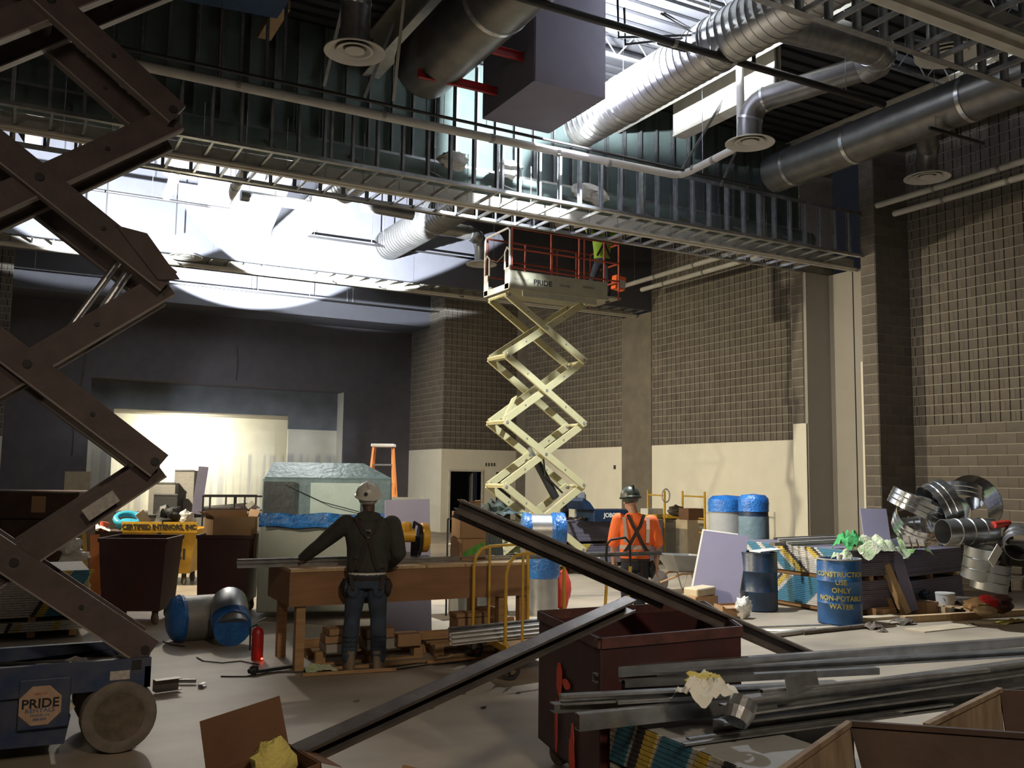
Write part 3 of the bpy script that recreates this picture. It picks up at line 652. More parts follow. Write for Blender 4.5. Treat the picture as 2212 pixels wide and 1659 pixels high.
MB_ = MB().blob((9.2, 8.0, 8.55), (.16, .16, .2), 3, .25); tag(MB_.build('cable_coil', 'debris', smooth=True), 'dark bundled coil hanging from the roof beside the spiral duct', 'coil')
# insulation scraps in the lit bulkhead
for i, (x, z) in enumerate([(7.35, 7.2), (8.9, 7.05), (9.15, 7.0), (6.3, 7.15)]):
    MB_ = MB().blob((x, 13.7, z), (.25, .15, .14), 20+i, .5); tag(MB_.build('insulation_scrap', 'poly_white', smooth=True), 'torn pale insulation tuft inside the lit bulkhead, number %s from the left' % ['two', 'three', 'four', 'one'][i], 'insulation')
# ================================================================== SCISSOR LIFTS
defm('steel_dusty', (.26, .22, .19), .6, var=.2)
def arm(t, p, q, name, m, w=.07, h=.12, yoff=0):
    """one box section scissor arm with pivot boss holes"""
    o = MB().bar(p, q, w, h, up=(0, 0, 1) if abs(Vector(q).z-Vector(p).z) < 5 else (1, 0, 0)).build(name, m, t)
    P, Q = Vector(p), Vector(q)
    if m == 'rust_lift':
        dn = (Q-P).normalized().cross(Vector((0, 1, 0))); dn = dn if dn.z < 0 else -dn
        MB().bar(P+dn*(h/2+.004), Q+dn*(h/2+.004), w+.035, .012, up=(0, 0, 1)).build('edge_flange', 'steel_dusty', o)
    for f in (.02, .26, .5, .74, .98):
        c = P.lerp(Q, f); MB().cyl(c-Vector((0, w/2+.012, 0)), c+Vector((0, w/2+.012, 0)), .030 if f in (.02, .5, .98) else .016, 10).build('pivot_pin', 'black' if m != 'cream' else 'grey_metal', o)
    return o
# ---- near left lift (runs out of the frame to the left and top)
Y1, Y2 = 7.08, 7.72
L = thing('scissor_lift', 'dusty blue scissor lift at the left edge with brown raised arms', 'lift', (-.3, 7.4, 0))
piv = [(310, 1410), (330, 1005), (352, 608), (375, 248), (400, -110)]   # right hand knuckles in the near plane
right = [at(x, y, Y=Y1) for x, y in piv]
cen = [at(55, 1195, Y=Y1), at(68, 790, Y=Y1), at(62, 400, Y=Y1), at(75, 40, Y=Y1)]
def arms_left():
    xr = sum(p.x for p in right)/5; xc = sum(p.x for p in cen)/4
    xl = 2*xc-xr
    zs = [p.z for p in right]
    for side, (y, yo) in enumerate(((Y1, .0), (Y2, .0))):
        for i in range(4):
            z0, z1 = zs[i], zs[i+1]
            ya = y + (0 if side == 0 else 0)
            arm(L, (xr+.03, ya, z0), (xl, ya, z1), 'scissor_arm', 'rust_lift', .065, .185)
            yb = ya+(.075 if side == 0 else -.075)
            arm(L, (xl, yb, z0), (xr+.03, yb, z1), 'scissor_arm', 'rust_lift', .065, .185)
    for i in range(5):
        MB().cyl((xr, Y1-.03, zs[i]), (xr, Y2+.03, zs[i]), .032, 12).build('cross_tube', 'rust_lift', L, smooth=True)
    for i in range(4):
        z = (zs[i]+zs[i+1])/2; MB().cyl((xc, Y1-.02, z), (xc, Y2+.02, z), .04, 12).build('cross_tube', 'rust_lift', L, smooth=True)
    # hydraulic rod and knuckle plates
    MB().cyl((xc+.35, 7.4, (zs[1]+zs[2])/2+.2), (xr-.22, 7.4, zs[2]+.1), .035, 10).build('hydraulic_rod', 'galv', L, smooth=True)
    p = at(260, 560, Y=7.4); q = at(125, 745, Y=7.4)
    MB().cyl(q, p, .028, 10).build('hydraulic_rod', 'galv', L, smooth=True)
    for i in (1, 2, 3):
        MB().prism([(xr-.35, Y1-.05, zs[i]+.36), (xr-.14, Y1-.05, zs[i]+.33), (xr+.10, Y1-.05, zs[i]+.02), (xr-.05, Y1-.05, zs[i]+.0)], (0, .02, 0)).build('gusset_plate', 'rust_lift', L) if i == 2 else None
arms_left()
# printed safety label on the arm
p = at(225, 1083, Y=Y1+.075-.036); q = at(198, 1102, Y=Y1+.075-.036)
d = Vector((math.cos(.63), 0, math.sin(.63)))*.09; u = Vector((-math.sin(.63), 0, math.cos(.63)))*.045
c = at(218, 1092, Y=Y1-.038); MB().obox(c, d*1.3, Vector((0, .002, 0)), u).build('warning_label', 'label_white', L)
# base
bx0, bx1 = at(325, 1450, Y=7.0).x-2.6, at(326, 1450, Y=7.0).x
zt = at(320, 1420, Y=7.0).z; 
ya_, yb_ = 7.0, 7.82
b = MB()
b.box(bx0, bx1, ya_, ya_+.05, zt-.20, zt); b.box(bx0, bx1, yb_-.05, yb_, zt-.20, zt); b.box(bx1-.04, bx1, ya_, yb_, zt-.2, zt-.06)
b.build('chassis_rail', 'lift_blue', L)
MB().box(bx0, bx1-.04, ya_+.05, yb_-.05, zt-.12, zt-.10).build('chassis_deck', 'dust', L)
# door panel body with an arch for the wheel
xw = at(255, 1560, Y=7.05).x; zw = .245
poly = [(bx0, 0, .14), (xw-.33, 0, .10), (xw-.30, 0, .28)]
for k in range(7):
    a = PI*(1-k/6*.5)
    poly.append((xw+.0+.34*math.cos(a)*1.0, 0, zw+.05+.28*math.sin(a)))
poly += [(bx1-.02, 0, zt-.24), (bx1-.02, 0, zt-.19), (bx0, 0, zt-.19)]
MB().prism([(x, ya_+.03, z) for x, _, z in poly], (0, .05, 0)).build('side_panel', 'lift_blue', L)
MB().prism([(x, yb_-.08, z) for x, _, z in poly], (0, .05, 0)).build('side_panel', 'lift_blue', L)
MB().box(bx0, xw-.36, ya_+.08, yb_-.08, .10, .16).build('floor_pan', 'black', L)
# service door with sticker
sc = at(87, 1524, Y=ya_-.016)
dx0, dx1 = at(38, 1540, Y=7.0).x, at(150, 1540, Y=7.0).x
dd = MB().box(dx0, dx1, ya_-.012, ya_+.03, .22, sc.z+.17).build('service_door', 'lift_blue', L, bevel=.008)
oct_ = [(sc.x+.135*math.cos(PI/8+k*PI/4), ya_-.0135, sc.z+.135*math.sin(PI/8+k*PI/4)) for k in range(8)]
st = MB().prism(oct_, (0, -.003, 0)).build('rental_sticker', mat('sticker', (.50, .33, .22), .8, var=.25, scale=20), L)
off = OFF[L.name]
def onside(s, size, m, x, z, y, sx=1, name='lettering', bold=0): return lettering(s, size, m, L, Vector((x, y, z))-off, (PI/2, 0, 0), .0012, sx=sx, name=name, bold=bold)
onside('PRIDE', .082, 'black', sc.x, sc.z+.012, ya_-.017, 1.05, bold=.002)
onside('RENTALS', .036, 'drum_blue', sc.x, sc.z-.032, ya_-.017, 1.2)
onside('FRANKLIN', .024, 'drum_blue', sc.x, sc.z-.062, ya_-.017); onside('888-888', .024, 'drum_blue', sc.x, sc.z-.088, ya_-.017)
onside('SERVICE', .02, 'orange_paint', sc.x, sc.z+.075, ya_-.017)
a_, b_ = at(237, 1470, Y=ya_), at(281, 1447, Y=ya_)
MB().box(a_.x, b_.x, ya_-.004, ya_, a_.z, b_.z).build('warning_label', 'label_white', L)
a_, b_ = at(284, 1447, Y=ya_), at(306, 1425, Y=ya_)
MB().box(a_.x, b_.x, ya_-.004, ya_, a_.z, b_.z).build('warning_label', 'black', L)
# hoses and dust lumps on the deck
for i in range(9):
    x = bx1-.25-i*.2; MB().blob((x, 7.3+.1*math.sin(i*2.3), zt-.08), (.10, .12, .05), i, .5, 6, 8).build('dust_heap', 'dust', L, smooth=True)
MB().tube([(bx1-1.3, 7.35, zt-.05), (bx1-1.0, 7.3, zt-.02), (bx1-.6, 7.25, zt-.04), (bx1-.3, 7.3, zt-.07)], .018, 6).build('hose', 'black', L, smooth=True)
# wheels
for (x, y, s) in ((xw, 7.02, -1), (xw, 7.80, 1), (xw-1.75, 7.02, -1), (xw-1.75, 7.80, 1)):
    o = MB().lathe([(.0, .02), (.15, .02), (.17, .035), (.20, .04), (.235, .03), (.245, .0), (.245, -.10), (.23, -.13), (.0, -.13)], (x, y, zw), 32, (0, s, 0)).build('wheel', 'rubber', L, smooth=True)
    MB().lathe([(.0, .026), (.14, .024), (.165, .03), (.165, .022)], (x, y, zw), 28, (0, s, 0)).build('hub', 'wheel_hub', o, smooth=True)
MB().tube([(xw-.30, 7.05, .62), (xw-.38, 7.03, .45), (xw-.30, 7.02, .32)], .03, 8).build('steering_arm', 'steel_white', L, smooth=True)
# ---- cream lift in the middle of the hall
bc = at(1165, 1252, Z=0)
gx, gy = bc.x, 15.9
p0 = at(1150, 1175, Y=gy); kx = p0.x
C2 = thing('scissor_lift', 'cream scissor lift raised high with railed work platform', 'lift', (kx, gy+.4, 0))
ya, yb = gy, gy+.72
zl = [at(1262, y, Y=gy).z for y in (1190, 1050, 917, 781, 655)]
xrr = at(1263, 915, Y=gy).x; xll = at(1091, 905, Y=gy).x
for y, s in ((ya, 1), (yb, -1)):
    for i in range(4):
        arm(C2, (xrr, y, zl[i]), (xll, y, zl[i+1]), 'scissor_arm', 'cream', .06, .135)
        arm(C2, (xll, y+s*.07, zl[i]), (xrr, y+s*.07, zl[i+1]), 'scissor_arm', 'cream', .06, .135)
for i in range(5):
    for x in (xrr, xll):
        MB().cyl((x, ya-.02, zl[i]), (x, yb+.02, zl[i]), .035, 12).build('cross_tube', 'cream', C2, smooth=True)
for i in (1, 2, 3):
    MB().box(xll-.02, xll+.14, ya+.05, yb-.05, zl[i]-.05, zl[i]-.03).build('gusset_plate', 'cream', C2)
a, q = at(1158, 995, Y=gy+.36), at(1200, 1075, Y=gy+.36)
MB().cyl(a, q, .085, 14).build('hydraulic_cylinder', 'black', C2, smooth=True)
MB().cyl(a+(a-q)*.35, a, .045, 12).build('hydraulic_rod', 'galv', C2, smooth=True)
MB().tube([a+Vector((.1, -.1, .1)), a+Vector((.15, -.12, -.3)), q+Vector((.1, -.1, .1))], .02, 6).build('hose', 'black', C2)
a = at(1110, 860, Y=gy+.2); q = at(1090, 905, Y=gy+.2)
MB().obox((a+q)/2, (a-q)/2*1.1, Vector((.05, 0, .03)), Vector((0, .03, 0))).build('lift_lug', 'cream', C2)
# base chassis
cbx0, cbx1 = xll-.15, xrr+.30
MB().box(cbx0, cbx1, ya-.05, yb+.05, .38, zl[0]-.12).build('chassis', 'cream', C2, bevel=.02)
MB().box(cbx0+.1, cbx1-.1, ya, yb, .16, .38).build('chassis_skirt', 'cream_dark', C2, bevel=.02)
MB().box(cbx0-.04, cbx1+.04, ya-.07, ya-.05, zl[0]-.2, zl[0]-.1).build('top_rail', 'cream', C2)
for x in (cbx0+.28, cbx1-.28):
    for y, s in ((ya-.05, -1), (yb+.05, 1)):
        o = MB().lathe([(0, .02), (.12, .02), (.15, .04), (.18, .02), (.18, -.1), (0, -.1)], (x, y, .18), 24, (0, s, 0)).build('wheel', 'rubber', C2, smooth=True)
        MB().lathe([(0, .03), (.10, .03), (.11, .02)], (x, y, .18), 20, (0, s, 0)).build('hub', 'wheel_hub', o, smooth=True)
for i in range(3): MB().bar((cbx0-.1, ya-.06, .5-i*.12), (cbx0-.1, yb, .5-i*.12), .05, .02).build('step', 'cream', C2)
# platform
pl = at(1100, 640, Y=gy-.12); pr_ = at(1312, 672, Y=gy-.12)
pz = zl[4]+.10; py0, py1 = gy-.12, gy+.95
px0, px1 = pl.x, at(1315, 665, Y=py0).x
MB().box(px0, px1, py0, py1, pz, pz+.05).build('deck', 'cream_dark', C2)
MB().box(px0, px1-.05, py0-.02, py0, pz+.02, pz+.36).build('side_panel', 'cream_dark', C2)
MB().box(px0, px1-.05, py1, py1+.02, pz+.02, pz+.22).build('side_panel', 'cream_dark', C2)
MB().box(px0+.3, px1-.3, py0-.005, py0+.02, pz-.13, pz-.02).build('under_rail', 'cream_dark', C2)
MB().box(px0-.02, px0, py0, py1, pz-.02, pz+.10).build('entry_sill', 'white_metal', C2)
MB().box(px1-.05, px1+.35, py0+.05, py1, pz+.06, pz+.10).build('extension_deck', 'cream_dark', C2)
for y in (py0, py1-.16): MB().box(px0-.02, px0, y, y+.16, pz+.0, pz+.42).build('gate_plate', 'white_metal', C2)
rt = pz+1.22
rail = MB().tube([(px0, py0, pz), (px0, py0, rt-.06), (px0, py0+.06, rt), (px0, py1-.06, rt), (px0, py1, rt-.06), (px0, py1, pz)], .022, 8); rail.build('entry_hoop', 'white_metal', C2, smooth=True)
for y0_, y1_ in ((py0, py0+.2), (py1-.2, py1)):
    MB().tube([(px0, y0_, pz+.4), (px0, y0_, pz+.75), (px0, (y0_+y1_)/2, pz+.84), (px0, y1_, pz+.75), (px0, y1_, pz+.4)], .018, 8).build('gate_loop', 'white_metal', C2, smooth=True)
MB().tube([(px0, py0+.18, pz+.74), (px0, (py0+py1)/2, pz+.62), (px0, py1-.18, pz+.74)], .008, 5).build('chain', 'galv', C2)
for y in (py0, py1):
    for z in (rt, pz+.80, pz+.42):
        MB().tube([(px0+.04, y, z), (px1+.25, y, z)], .02, 8).build('guard_rail', 'orange_paint', C2, smooth=True)
    for x in (px0+.05, px0+.95, px0+1.62, px0+1.75, px1-.12, px1+.25):
        MB().tube([(x, y, pz+.02), (x, y, rt)], .02, 8).build('rail_post', 'orange_paint', C2, smooth=True)
for z in (rt, pz+.8, pz+.42): MB().tube([(px1+.25, py0, z), (px1+.25, py1, z)], .02, 8).build('guard_rail', 'orange_paint', C2, smooth=True)
off = OFF[C2.name]
def onp(s, size, m, x, z, sx=1, bold=0): return lettering(s, size, m, C2, Vector((x, py0-.022, z))-off, (PI/2, 0, 0), .002, sx=sx, bold=bold)
onp('PRIDE', .145, 'black', px0+.75, pz+.17, 1.15, .003); onp('RENTALS', .07, 'grey_metal', px0+.26, pz+.19, 1.1); onp('888-888', .07, 'grey_metal', px0+1.27, pz+.17, 1.1)
onp('RENTALS', .07, 'grey_metal', px0+1.85, pz+.2)
# ================================================================== PEOPLE
def loft(b, rings, n=16):
    """rings: (cx, cy, cz, rx, ry)"""
    vs = []
    for cx, cy, cz, rx, ry in rings: vs += [(cx+rx*math.cos(2*PI*k/n), cy+ry*math.sin(2*PI*k/n), cz) for k in range(n)]
    m = len(rings)
    fs = [(i*n+k, i*n+(k+1) % n, (i+1)*n+(k+1) % n, (i+1)*n+k) for i in range(m-1) for k in range(n)]+[tuple(range(n-1, -1, -1)), tuple(range((m-1)*n, m*n))]
    return b.add(vs, fs)
def limb(b, pts, rs, n=12):
    """tapered limb with round joints"""
    P = [Vector(p) for p in pts]; path = []; rad = []
    for i in range(len(P)-1):
        for k in range(5):
            t = k/5; path.append(P[i].lerp(P[i+1], t)); bulge = 1+.06*math.sin(PI*t); rad.append((rs[i]*(1-t)+rs[i+1]*t)*bulge)
    path.append(P[-1]); rad.append(rs[-1]); b.tube(path, rad, n)
    for p, r in zip(P, rs): b.blob(p, (r*1.0, r*1.0, r*1.0), 0, 0, 8, 12)
    return b
def hand(b, wrist, d, palm_n, side, curl=.5):
    """palm, four fingers of unequal length and a thumb leaving the side of the palm"""
    w = Vector(wrist); d = Vector(d).normalized(); n = Vector(palm_n).normalized(); n = (n-d*n.dot(d)).normalized(); s = d.cross(n)*side
    c = w+d*.05; b.obox(c, d*.045, s*.040, n*.014); b.blob(c, (.045, .045, .04), 1, .05, 6, 8)
    for k, L in enumerate((.070, .080, .074, .058)):
        base = w+d*.088+s*(-.030+k*.020); p = [base-d*.02, base]; a = 0
        for j in range(3):
            a += curl*(.5+.25*j); p.append(p[-1]+(d*math.cos(a)-n*math.sin(a))*L*(.42, .32, .26)[j])
        b.tube(p, [.0105, .0105, .0098, .0090, .0078], 8)
    base = w+d*.028-s*.036; b.tube([base, base-s*.020+d*.030, base-s*.022+d*.055-n*.012, base-s*.015+d*.075-n*.028], [.014, .0125, .0115, .009], 8)
def remesh(o, vox, sm=4):
    r = o.modifiers.new('r', 'REMESH'); r.mode = 'VOXEL'; r.voxel_size = vox; r.use_smooth_shade = True
    s = o.modifiers.new('sm', 'SMOOTH'); s.factor = .5; s.iterations = sm
def head_geo(b, c, tilt, turn, hr=.098):
    """skull, jaw, nose, lips, brow, ears; faces local +y before turn/tilt"""
    R = Matrix.Rotation(turn, 3, 'Z') @ Matrix.Rotation(tilt, 3, 'X'); c = Vector(c); q = MB()
    q.blob((0, 0, .03), (.076, .096, .105), 0, 0, 12, 16); q.blob((0, .022, -.045), (.060, .068, .062), 0, 0, 8, 12)
    q.blob((0, .062, -.085), (.026, .022, .02), 0, 0, 6, 8)
    q.tube([(0, .088, .03), (0, .104, .0), (0, .114, -.012)], [.008, .012, .015], 8)
    q.blob((0, .092, -.045), (.024, .010, .006), 0, 0, 5, 8); q.blob((0, .090, -.055), (.022, .010, .007), 0, 0, 5, 8)
    for s in (-1, 1):
        q.blob((s*.079, .0, .005), (.010, .022, .034), 0, 0, 6, 8); q.blob((s*.032, .082, .043), (.022, .012, .007), 0, 0, 5, 8); q.blob((s*.042, .070, -.005), (.02, .02, .016), 0, 0, 5, 8)
    n = len(b.v); b.v += [tuple(R @ Vector(p)+c) for p in q.v]; b.f += [tuple(i+n for i in f) for f in q.f]; b.mi += [b.m]*len(q.f)
    return R
def add_eyes(t, c, R):
    for s in (-1, 1):
        MB().blob(Vector(c)+R @ Vector((s*.032, .083, .024)), (.011, .009, .008), 0, 0, 6, 8).build('eye', 'paper', t, smooth=True)
def hardhat(t, c, R, m, r=.125):
    c = Vector(c); b = MB(); prof = []
    for k in range(9):
        a = k/8*PI/2; prof.append((r*math.cos(a), .02+r*1.02*math.sin(a)))
    prof = [(r+.012, .0), (r+.012, .012)]+prof
    b.lathe(prof, (0, 0, 0), 28); b.add([(.09*math.cos(a), .125+.05*math.sin(a)-.015, .0) for a in [PI*k/8 for k in range(9)]]+[(.09*math.cos(a), .125+.05*math.sin(a)-.015, .01) for a in [PI*k/8 for k in range(9)]],
        [tuple(range(9)), tuple(range(17, 8, -1))]+[(k, k+9, k+10, k+1) for k in range(8)])
    b.box(-.012, .012, -.10, .10, r*.86, r+.026); b.blob((0, 0, .03), (r*.93, r*.98, r*.98), 0, 0, 10, 16)
    b.v = [tuple(R @ (Vector(p)*1.0+Vector((0, -.008, .048)))+c) for p in b.v]
    return b.build('hard_hat', m, t, smooth=True)
def strip(t, pts, w, m, name='strap', up=(0, 1, 0)):
    b = MB()
    for i in range(len(pts)-1): b.bar(pts[i], Vector(pts[i+1])+(Vector(pts[i+1])-Vector(pts[i]))*.03, w, .012, up=up)
    return b.build(name, m, t)
def feet(t, pts, yaw, m='boot'):
    for (x, y), a in zip(pts, yaw):
        b = MB(); c, s = math.cos(a), math.sin(a)
        q = MB(); loft(q, [(0, .03, .0, .052, .145), (0, .03, .03, .054, .148), (0, .02, .06, .052, .125), (0, -.01, .10, .050, .085), (0, -.03, .16, .052, .058), (0, -.03, .20, .055, .062)], 18)
        b.v = [(x+p[0]*c-p[1]*s, y+p[0]*s+p[1]*c, p[2]) for p in q.v]; b.f = q.f; b.mi = [0]*len(q.f); b.build('boot', m, t, smooth=True)
# ---- man at the bench, seen from behind, looking up
p = at(787, 1448, Z=0)
W1 = thing('person', 'person in dark hoodie, jeans and white hard hat leaning on the bench', 'person', (p.x, p.y, 0), rz=-math.atan2(p.x, p.y))
lsh, lel, lwr = (-.205, .0, 1.43), (-.44, .10, 1.21), (-.60, .24, 1.07)
rsh, rel, rwr = (.215, .0, 1.42), (.285, -.02, 1.14), (.20, .18, 1.0)
lh, lk, la = (-.10, .02, .92), (-.125, .03, .50), (-.145, .0, .10)
rh_, rk, ra = (.10, .02, .92), (.115, .03, .50), (.125, .0, .10)
hc = (-.01, .02, 1.655)
b = MB(); R1 = head_geo(b, hc, .32, .05)
limb(b, [(0, -.01, 1.42), (0, .0, 1.56), (0, .02, 1.64)], [.065, .058, .055])
loft(b, [(0, .0, .86, .12, .09), (0, 0, 1.0, .13, .09), (0, 0, 1.15, .13, .09), (0, 0, 1.35, .16, .09), (0, 0, 1.46, .12, .07), (0, 0, 1.5, .06, .05)])
limb(b, [lsh, lel, lwr], [.050, .040, .030]); limb(b, [rsh, rel, rwr], [.050, .040, .030])
limb(b, [lh, lk, la], [.075, .052, .042]); limb(b, [rh_, rk, ra], [.075, .052, .042])
hand(b, lwr, (-.55, .35, -.32), (-.2, -.3, .9), 1, .35); hand(b, rwr, (-.5, .6, -.15), (-.1, -.2, .9), -1, .5)
o = b.build('body', 'skin_dark', W1); remesh(o, .0065, 3); add_eyes(W1, hc, R1)
b = MB()
loft(b, [(0, .0, .955, .185, .135), (0, .0, .99, .195, .14), (.0, -.005, 1.08, .19, .135), (0, -.01, 1.2, .195, .14), (0, -.012, 1.32, .215, .145), (0, -.008, 1.41, .215, .13), (0, 0, 1.475, .15, .105), (0, .005, 1.525, .085, .085)], 20)
limb(b, [lsh, lel, lwr], [.088, .068, .052]); limb(b, [rsh, rel, rwr], [.092, .074, .056])
b.blob((0, -.075, 1.49), (.12, .06, .07), 5, .2)
for k in range(7): b.blob((random.uniform(-.15, .15), -.12, .98+k*.03), (.07, .02, .012), k, .2, 6, 8)
b.v = [(p[0]*1.07, p[1]*1.08, p[2]) for p in b.v]; o = b.build('hoodie', 'hoodie', W1); remesh(o, .011, 3)
b = MB(); loft(b, [(0, .0, .90, .178, .128), (0, 0, .95, .183, .132), (.01, 0, .975, .183, .132)], 20); o = b.build('shirt_hem', 'paper', W1)
b = MB(); loft(b, [(0, .0, .80, .165, .125), (0, 0, .88, .178, .128), (0, 0, .945, .172, .125)], 18)
limb(b, [(-.09, 0, .85), lk, (-.145, -.01, .13)], [.100, .076, .070]); limb(b, [(.09, 0, .85), rk, (.125, -.01, .13)], [.100, .076, .070])
for sx in (-.14, .125):
    for k in range(5): b.blob((sx*1.0, -.02, .16+k*.045), (.076, .072, .014), k+sx, .25, 6, 10)
    b.blob((sx*.9, -.09, .78), (.06, .02, .07), 2, .1, 6, 8)
b.v = [(p[0]*1.06, p[1]*1.06, p[2]) for p in b.v]; o = b.build('jeans', 'jeans', W1); remesh(o, .011, 3)
feet(W1, [(-.15, .0), (.13, .0)], [.25, -.2])
hat = hardhat(W1, hc, R1, 'helmet_white'); MB().cyl(Vector(hc)+R1 @ Vector((-.03, -.118, .11)), Vector(hc)+R1 @ Vector((-.03, -.136, .115)), .018, 12).build('hat_sticker', 'black', hat)
for s in (-1, 1):
    strip(W1, [(s*.13, -.10, 1.50), (s*.055, -.176, 1.36), (0, -.182, 1.30), (-s*.03, -.178, 1.22), (-s*.06, -.166, 1.10), (-s*.10, -.162, .99)], .035, 'strap')
    strip(W1, [(s*.16, -.11, .93), (s*.13, -.125, .80), (s*.19, -.04, .74)], .035, 'strap')
MB().tube([(.03*math.cos(a), -.200, 1.335+.034*math.sin(a)) for a in [2*PI*k/14 for k in range(15)]], .005, 6).build('d_ring', 'silver', W1, smooth=True)
MB().box(-.03, .03, -.200, -.188, 1.36, 1.385).build('buckle', 'silver', W1)
b = MB(); loft(b, [(0, .0, .885, .197, .145), (0, 0, .915, .199, .147)], 20); b.build('tool_belt', 'strap', W1)
MB().blob((-.20, .0, .80), (.055, .09, .10), 4, .2).build('tool_pouch', 'black', W1, smooth=True); MB().blob((.20, .0, .80), (.05, .08, .09), 6, .2).build('tool_pouch', 'strap', W1, smooth=True)
# ---- man in hi-vis orange
g = at(1372, 1374, Z=0)
W2 = thing('person', 'person in orange high-visibility shirt with crossed harness and dark helmet', 'person', (g.x, g.y, 0), rz=-math.atan2(g.x, g.y)+.12)
hc = (-.055, .03, 1.62)
lsh, lel, lwr = (-.20, .0, 1.40), (-.265, .02, 1.12), (-.245, .14, .88)
rsh, rel, rwr = (.20, .0, 1.38), (.275, -.02, 1.11), (.265, .05, .85)
lh, lk, la = (-.09, .0, .88), (-.10, .03, .47), (-.11, .0, .10)
rh_, rk, ra = (.09, .0, .88), (.06, .04, .47), (.05, .02, .10)
b = MB(); R2 = head_geo(b, hc, -.12, .35)
limb(b, [(0, -.01, 1.40), (-.03, .01, 1.52), (-.05, .03, 1.6)], [.06, .055, .053])
loft(b, [(0, .0, .84, .12, .09), (0, 0, .98, .125, .09), (0, 0, 1.15, .13, .09), (0, 0, 1.33, .16, .09), (0, 0, 1.43, .12, .07), (0, 0, 1.48, .06, .05)])
limb(b, [lsh, lel, lwr], [.050, .043, .032]); limb(b, [rsh, rel, rwr], [.050, .043, .032])
limb(b, [lh, lk, la], [.075, .052, .042]); limb(b, [rh_, rk, ra], [.075, .052, .042])
hand(b, lwr, (.05, .35, -.8), (1, 0, 0), 1, .6); hand(b, rwr, (-.02, .1, -1), (-1, 0, 0), -1, .5)
o = b.build('body', 'skin_light', W2); remesh(o, .0065, 3); add_eyes(W2, hc, R2)
b = MB(); loft(b, [(.0, .0, .935, .185, .13), (.0, .0, 1.0, .19, .13), (0, 0, 1.15, .19, .13), (0, -.01, 1.30, .215, .14), (0, -.005, 1.40, .205, .12), (-.01, 0, 1.46, .12, .09), (-.02, .005, 1.49, .075, .075)], 20)
limb(b, [lsh, Vector(lsh).lerp(Vector(lel), .95)], [.088, .078]); limb(b, [rsh, Vector(rsh).lerp(Vector(rel), .9)], [.09, .078])
o = b.build('shirt', 'hivis_orange', W2); remesh(o, .011, 3)
b = MB(); loft(b, [(0, .0, .80, .155, .115), (0, 0, .88, .172, .122), (0, 0, .95, .17, .122)], 18)
limb(b, [(-.085, 0, .83), lk, (-.11, .0, .13)], [.095, .072, .062]); limb(b, [(.085, 0, .83), rk, (.05, .01, .13)], [.095, .072, .062])
o = b.build('jeans', 'jeans_black', W2); remesh(o, .011, 3)
feet(W2, [(-.11, .0), (.05, .02)], [.1, -.15])
hardhat(W2, hc, R2, 'helmet_dark')
for s in (-1, 1):
    strip(W2, [(s*.10, -.09, 1.47), (s*.04, -.155, 1.33), (0, -.16, 1.27), (-s*.07, -.155, 1.13), (-s*.16, -.12, .99)], .04, 'strap')
    strip(W2, [(s*.145, -.09, 1.44), (s*.14, -.150, 1.3), (s*.135, -.142, 1.14)], .04, 'reflective')
b = MB(); loft(b, [(0, 0, 1.05, .1965, .1365), (0, 0, 1.10, .197, .137)], 20); b.build('reflective_band', 'reflective', W2)
b = MB(); loft(b, [(0, 0, .90, .182, .132), (0, 0, .935, .183, .133)], 20); b.build('belt', 'strap', W2)
MB().blob((.20, .0, .80), (.05, .08, .11), 4, .2).build('tool_pouch', 'black', W2, smooth=True)
strip(W2, [(.06, -.14, .90), (.07, -.13, .66)], .04, 'strap')
# ---- worker on the raised platform (head is up in the framing)
ox, oy = at(1318, 650, Y=gy+.3).x, gy+.35
W3 = thing('person', 'person in lime green harness vest and jeans on lift platform', 'person', (ox-.18, oy, pz+.05), rz=-.3)
b = MB(); hc = (.02, .05, 1.62); R3 = head_geo(b, hc, .5, .3)
limb(b, [(0, 0, 1.4), (0, .02, 1.52), (.02, .05, 1.6)], [.06, .055, .053]); loft(b, [(0, .0, .84, .12, .09), (0, 0, 1.1, .125, .09), (0, 0, 1.33, .16, .09), (0, 0, 1.43, .12, .07), (0, 0, 1.48, .06, .05)])
lsh, lel, lwr = (-.2, 0, 1.42), (-.3, .1, 1.62), (-.22, .2, 1.82); rsh, rel, rwr = (.2, 0, 1.42), (.33, .12, 1.60), (.28, .2, 1.82)
limb(b, [lsh, lel, lwr], [.05, .042, .032]); limb(b, [rsh, rel, rwr], [.05, .042, .032]); hand(b, lwr, (.1, .1, 1), (0, -1, 0), 1, .7); hand(b, rwr, (-.1, .1, 1), (0, -1, 0), -1, .7)
limb(b, [(-.09, 0, .88), (-.17, .16, .50), (-.12, -.02, .10)], [.075, .052, .042]); limb(b, [(.09, 0, .88), (.17, .14, .50), (.13, -.02, .10)], [.075, .052, .042])
o = b.build('body', 'skin_dark', W3); remesh(o, .008, 3); add_eyes(W3, hc, R3)
b = MB(); loft(b, [(0, 0, .93, .175, .125), (0, 0, 1.1, .185, .13), (0, 0, 1.3, .21, .14), (0, 0, 1.41, .2, .12), (0, 0, 1.49, .08, .08)], 20)
limb(b, [lsh, lel], [.085, .072]); limb(b, [rsh, rel], [.085, .072]); o = b.build('vest', 'hivis_green', W3); remesh(o, .013, 3)
for s in (-1, 1): strip(W3, [(s*.12, -.10, 1.46), (0, -.155, 1.25), (-s*.14, -.13, .98)], .045, 'black')
b = MB(); loft(b, [(0, .0, .80, .155, .115), (0, 0, .88, .175, .122), (0, 0, .95, .17, .122)], 18)
limb(b, [(-.085, 0, .83), (-.17, .16, .50), (-.12, 0, .12)], [.095, .074, .066]); limb(b, [(.085, 0, .83), (.17, .14, .50), (.13, 0, .12)], [.095, .074, .066]); o = b.build('jeans', 'jeans', W3); remesh(o, .013, 3)
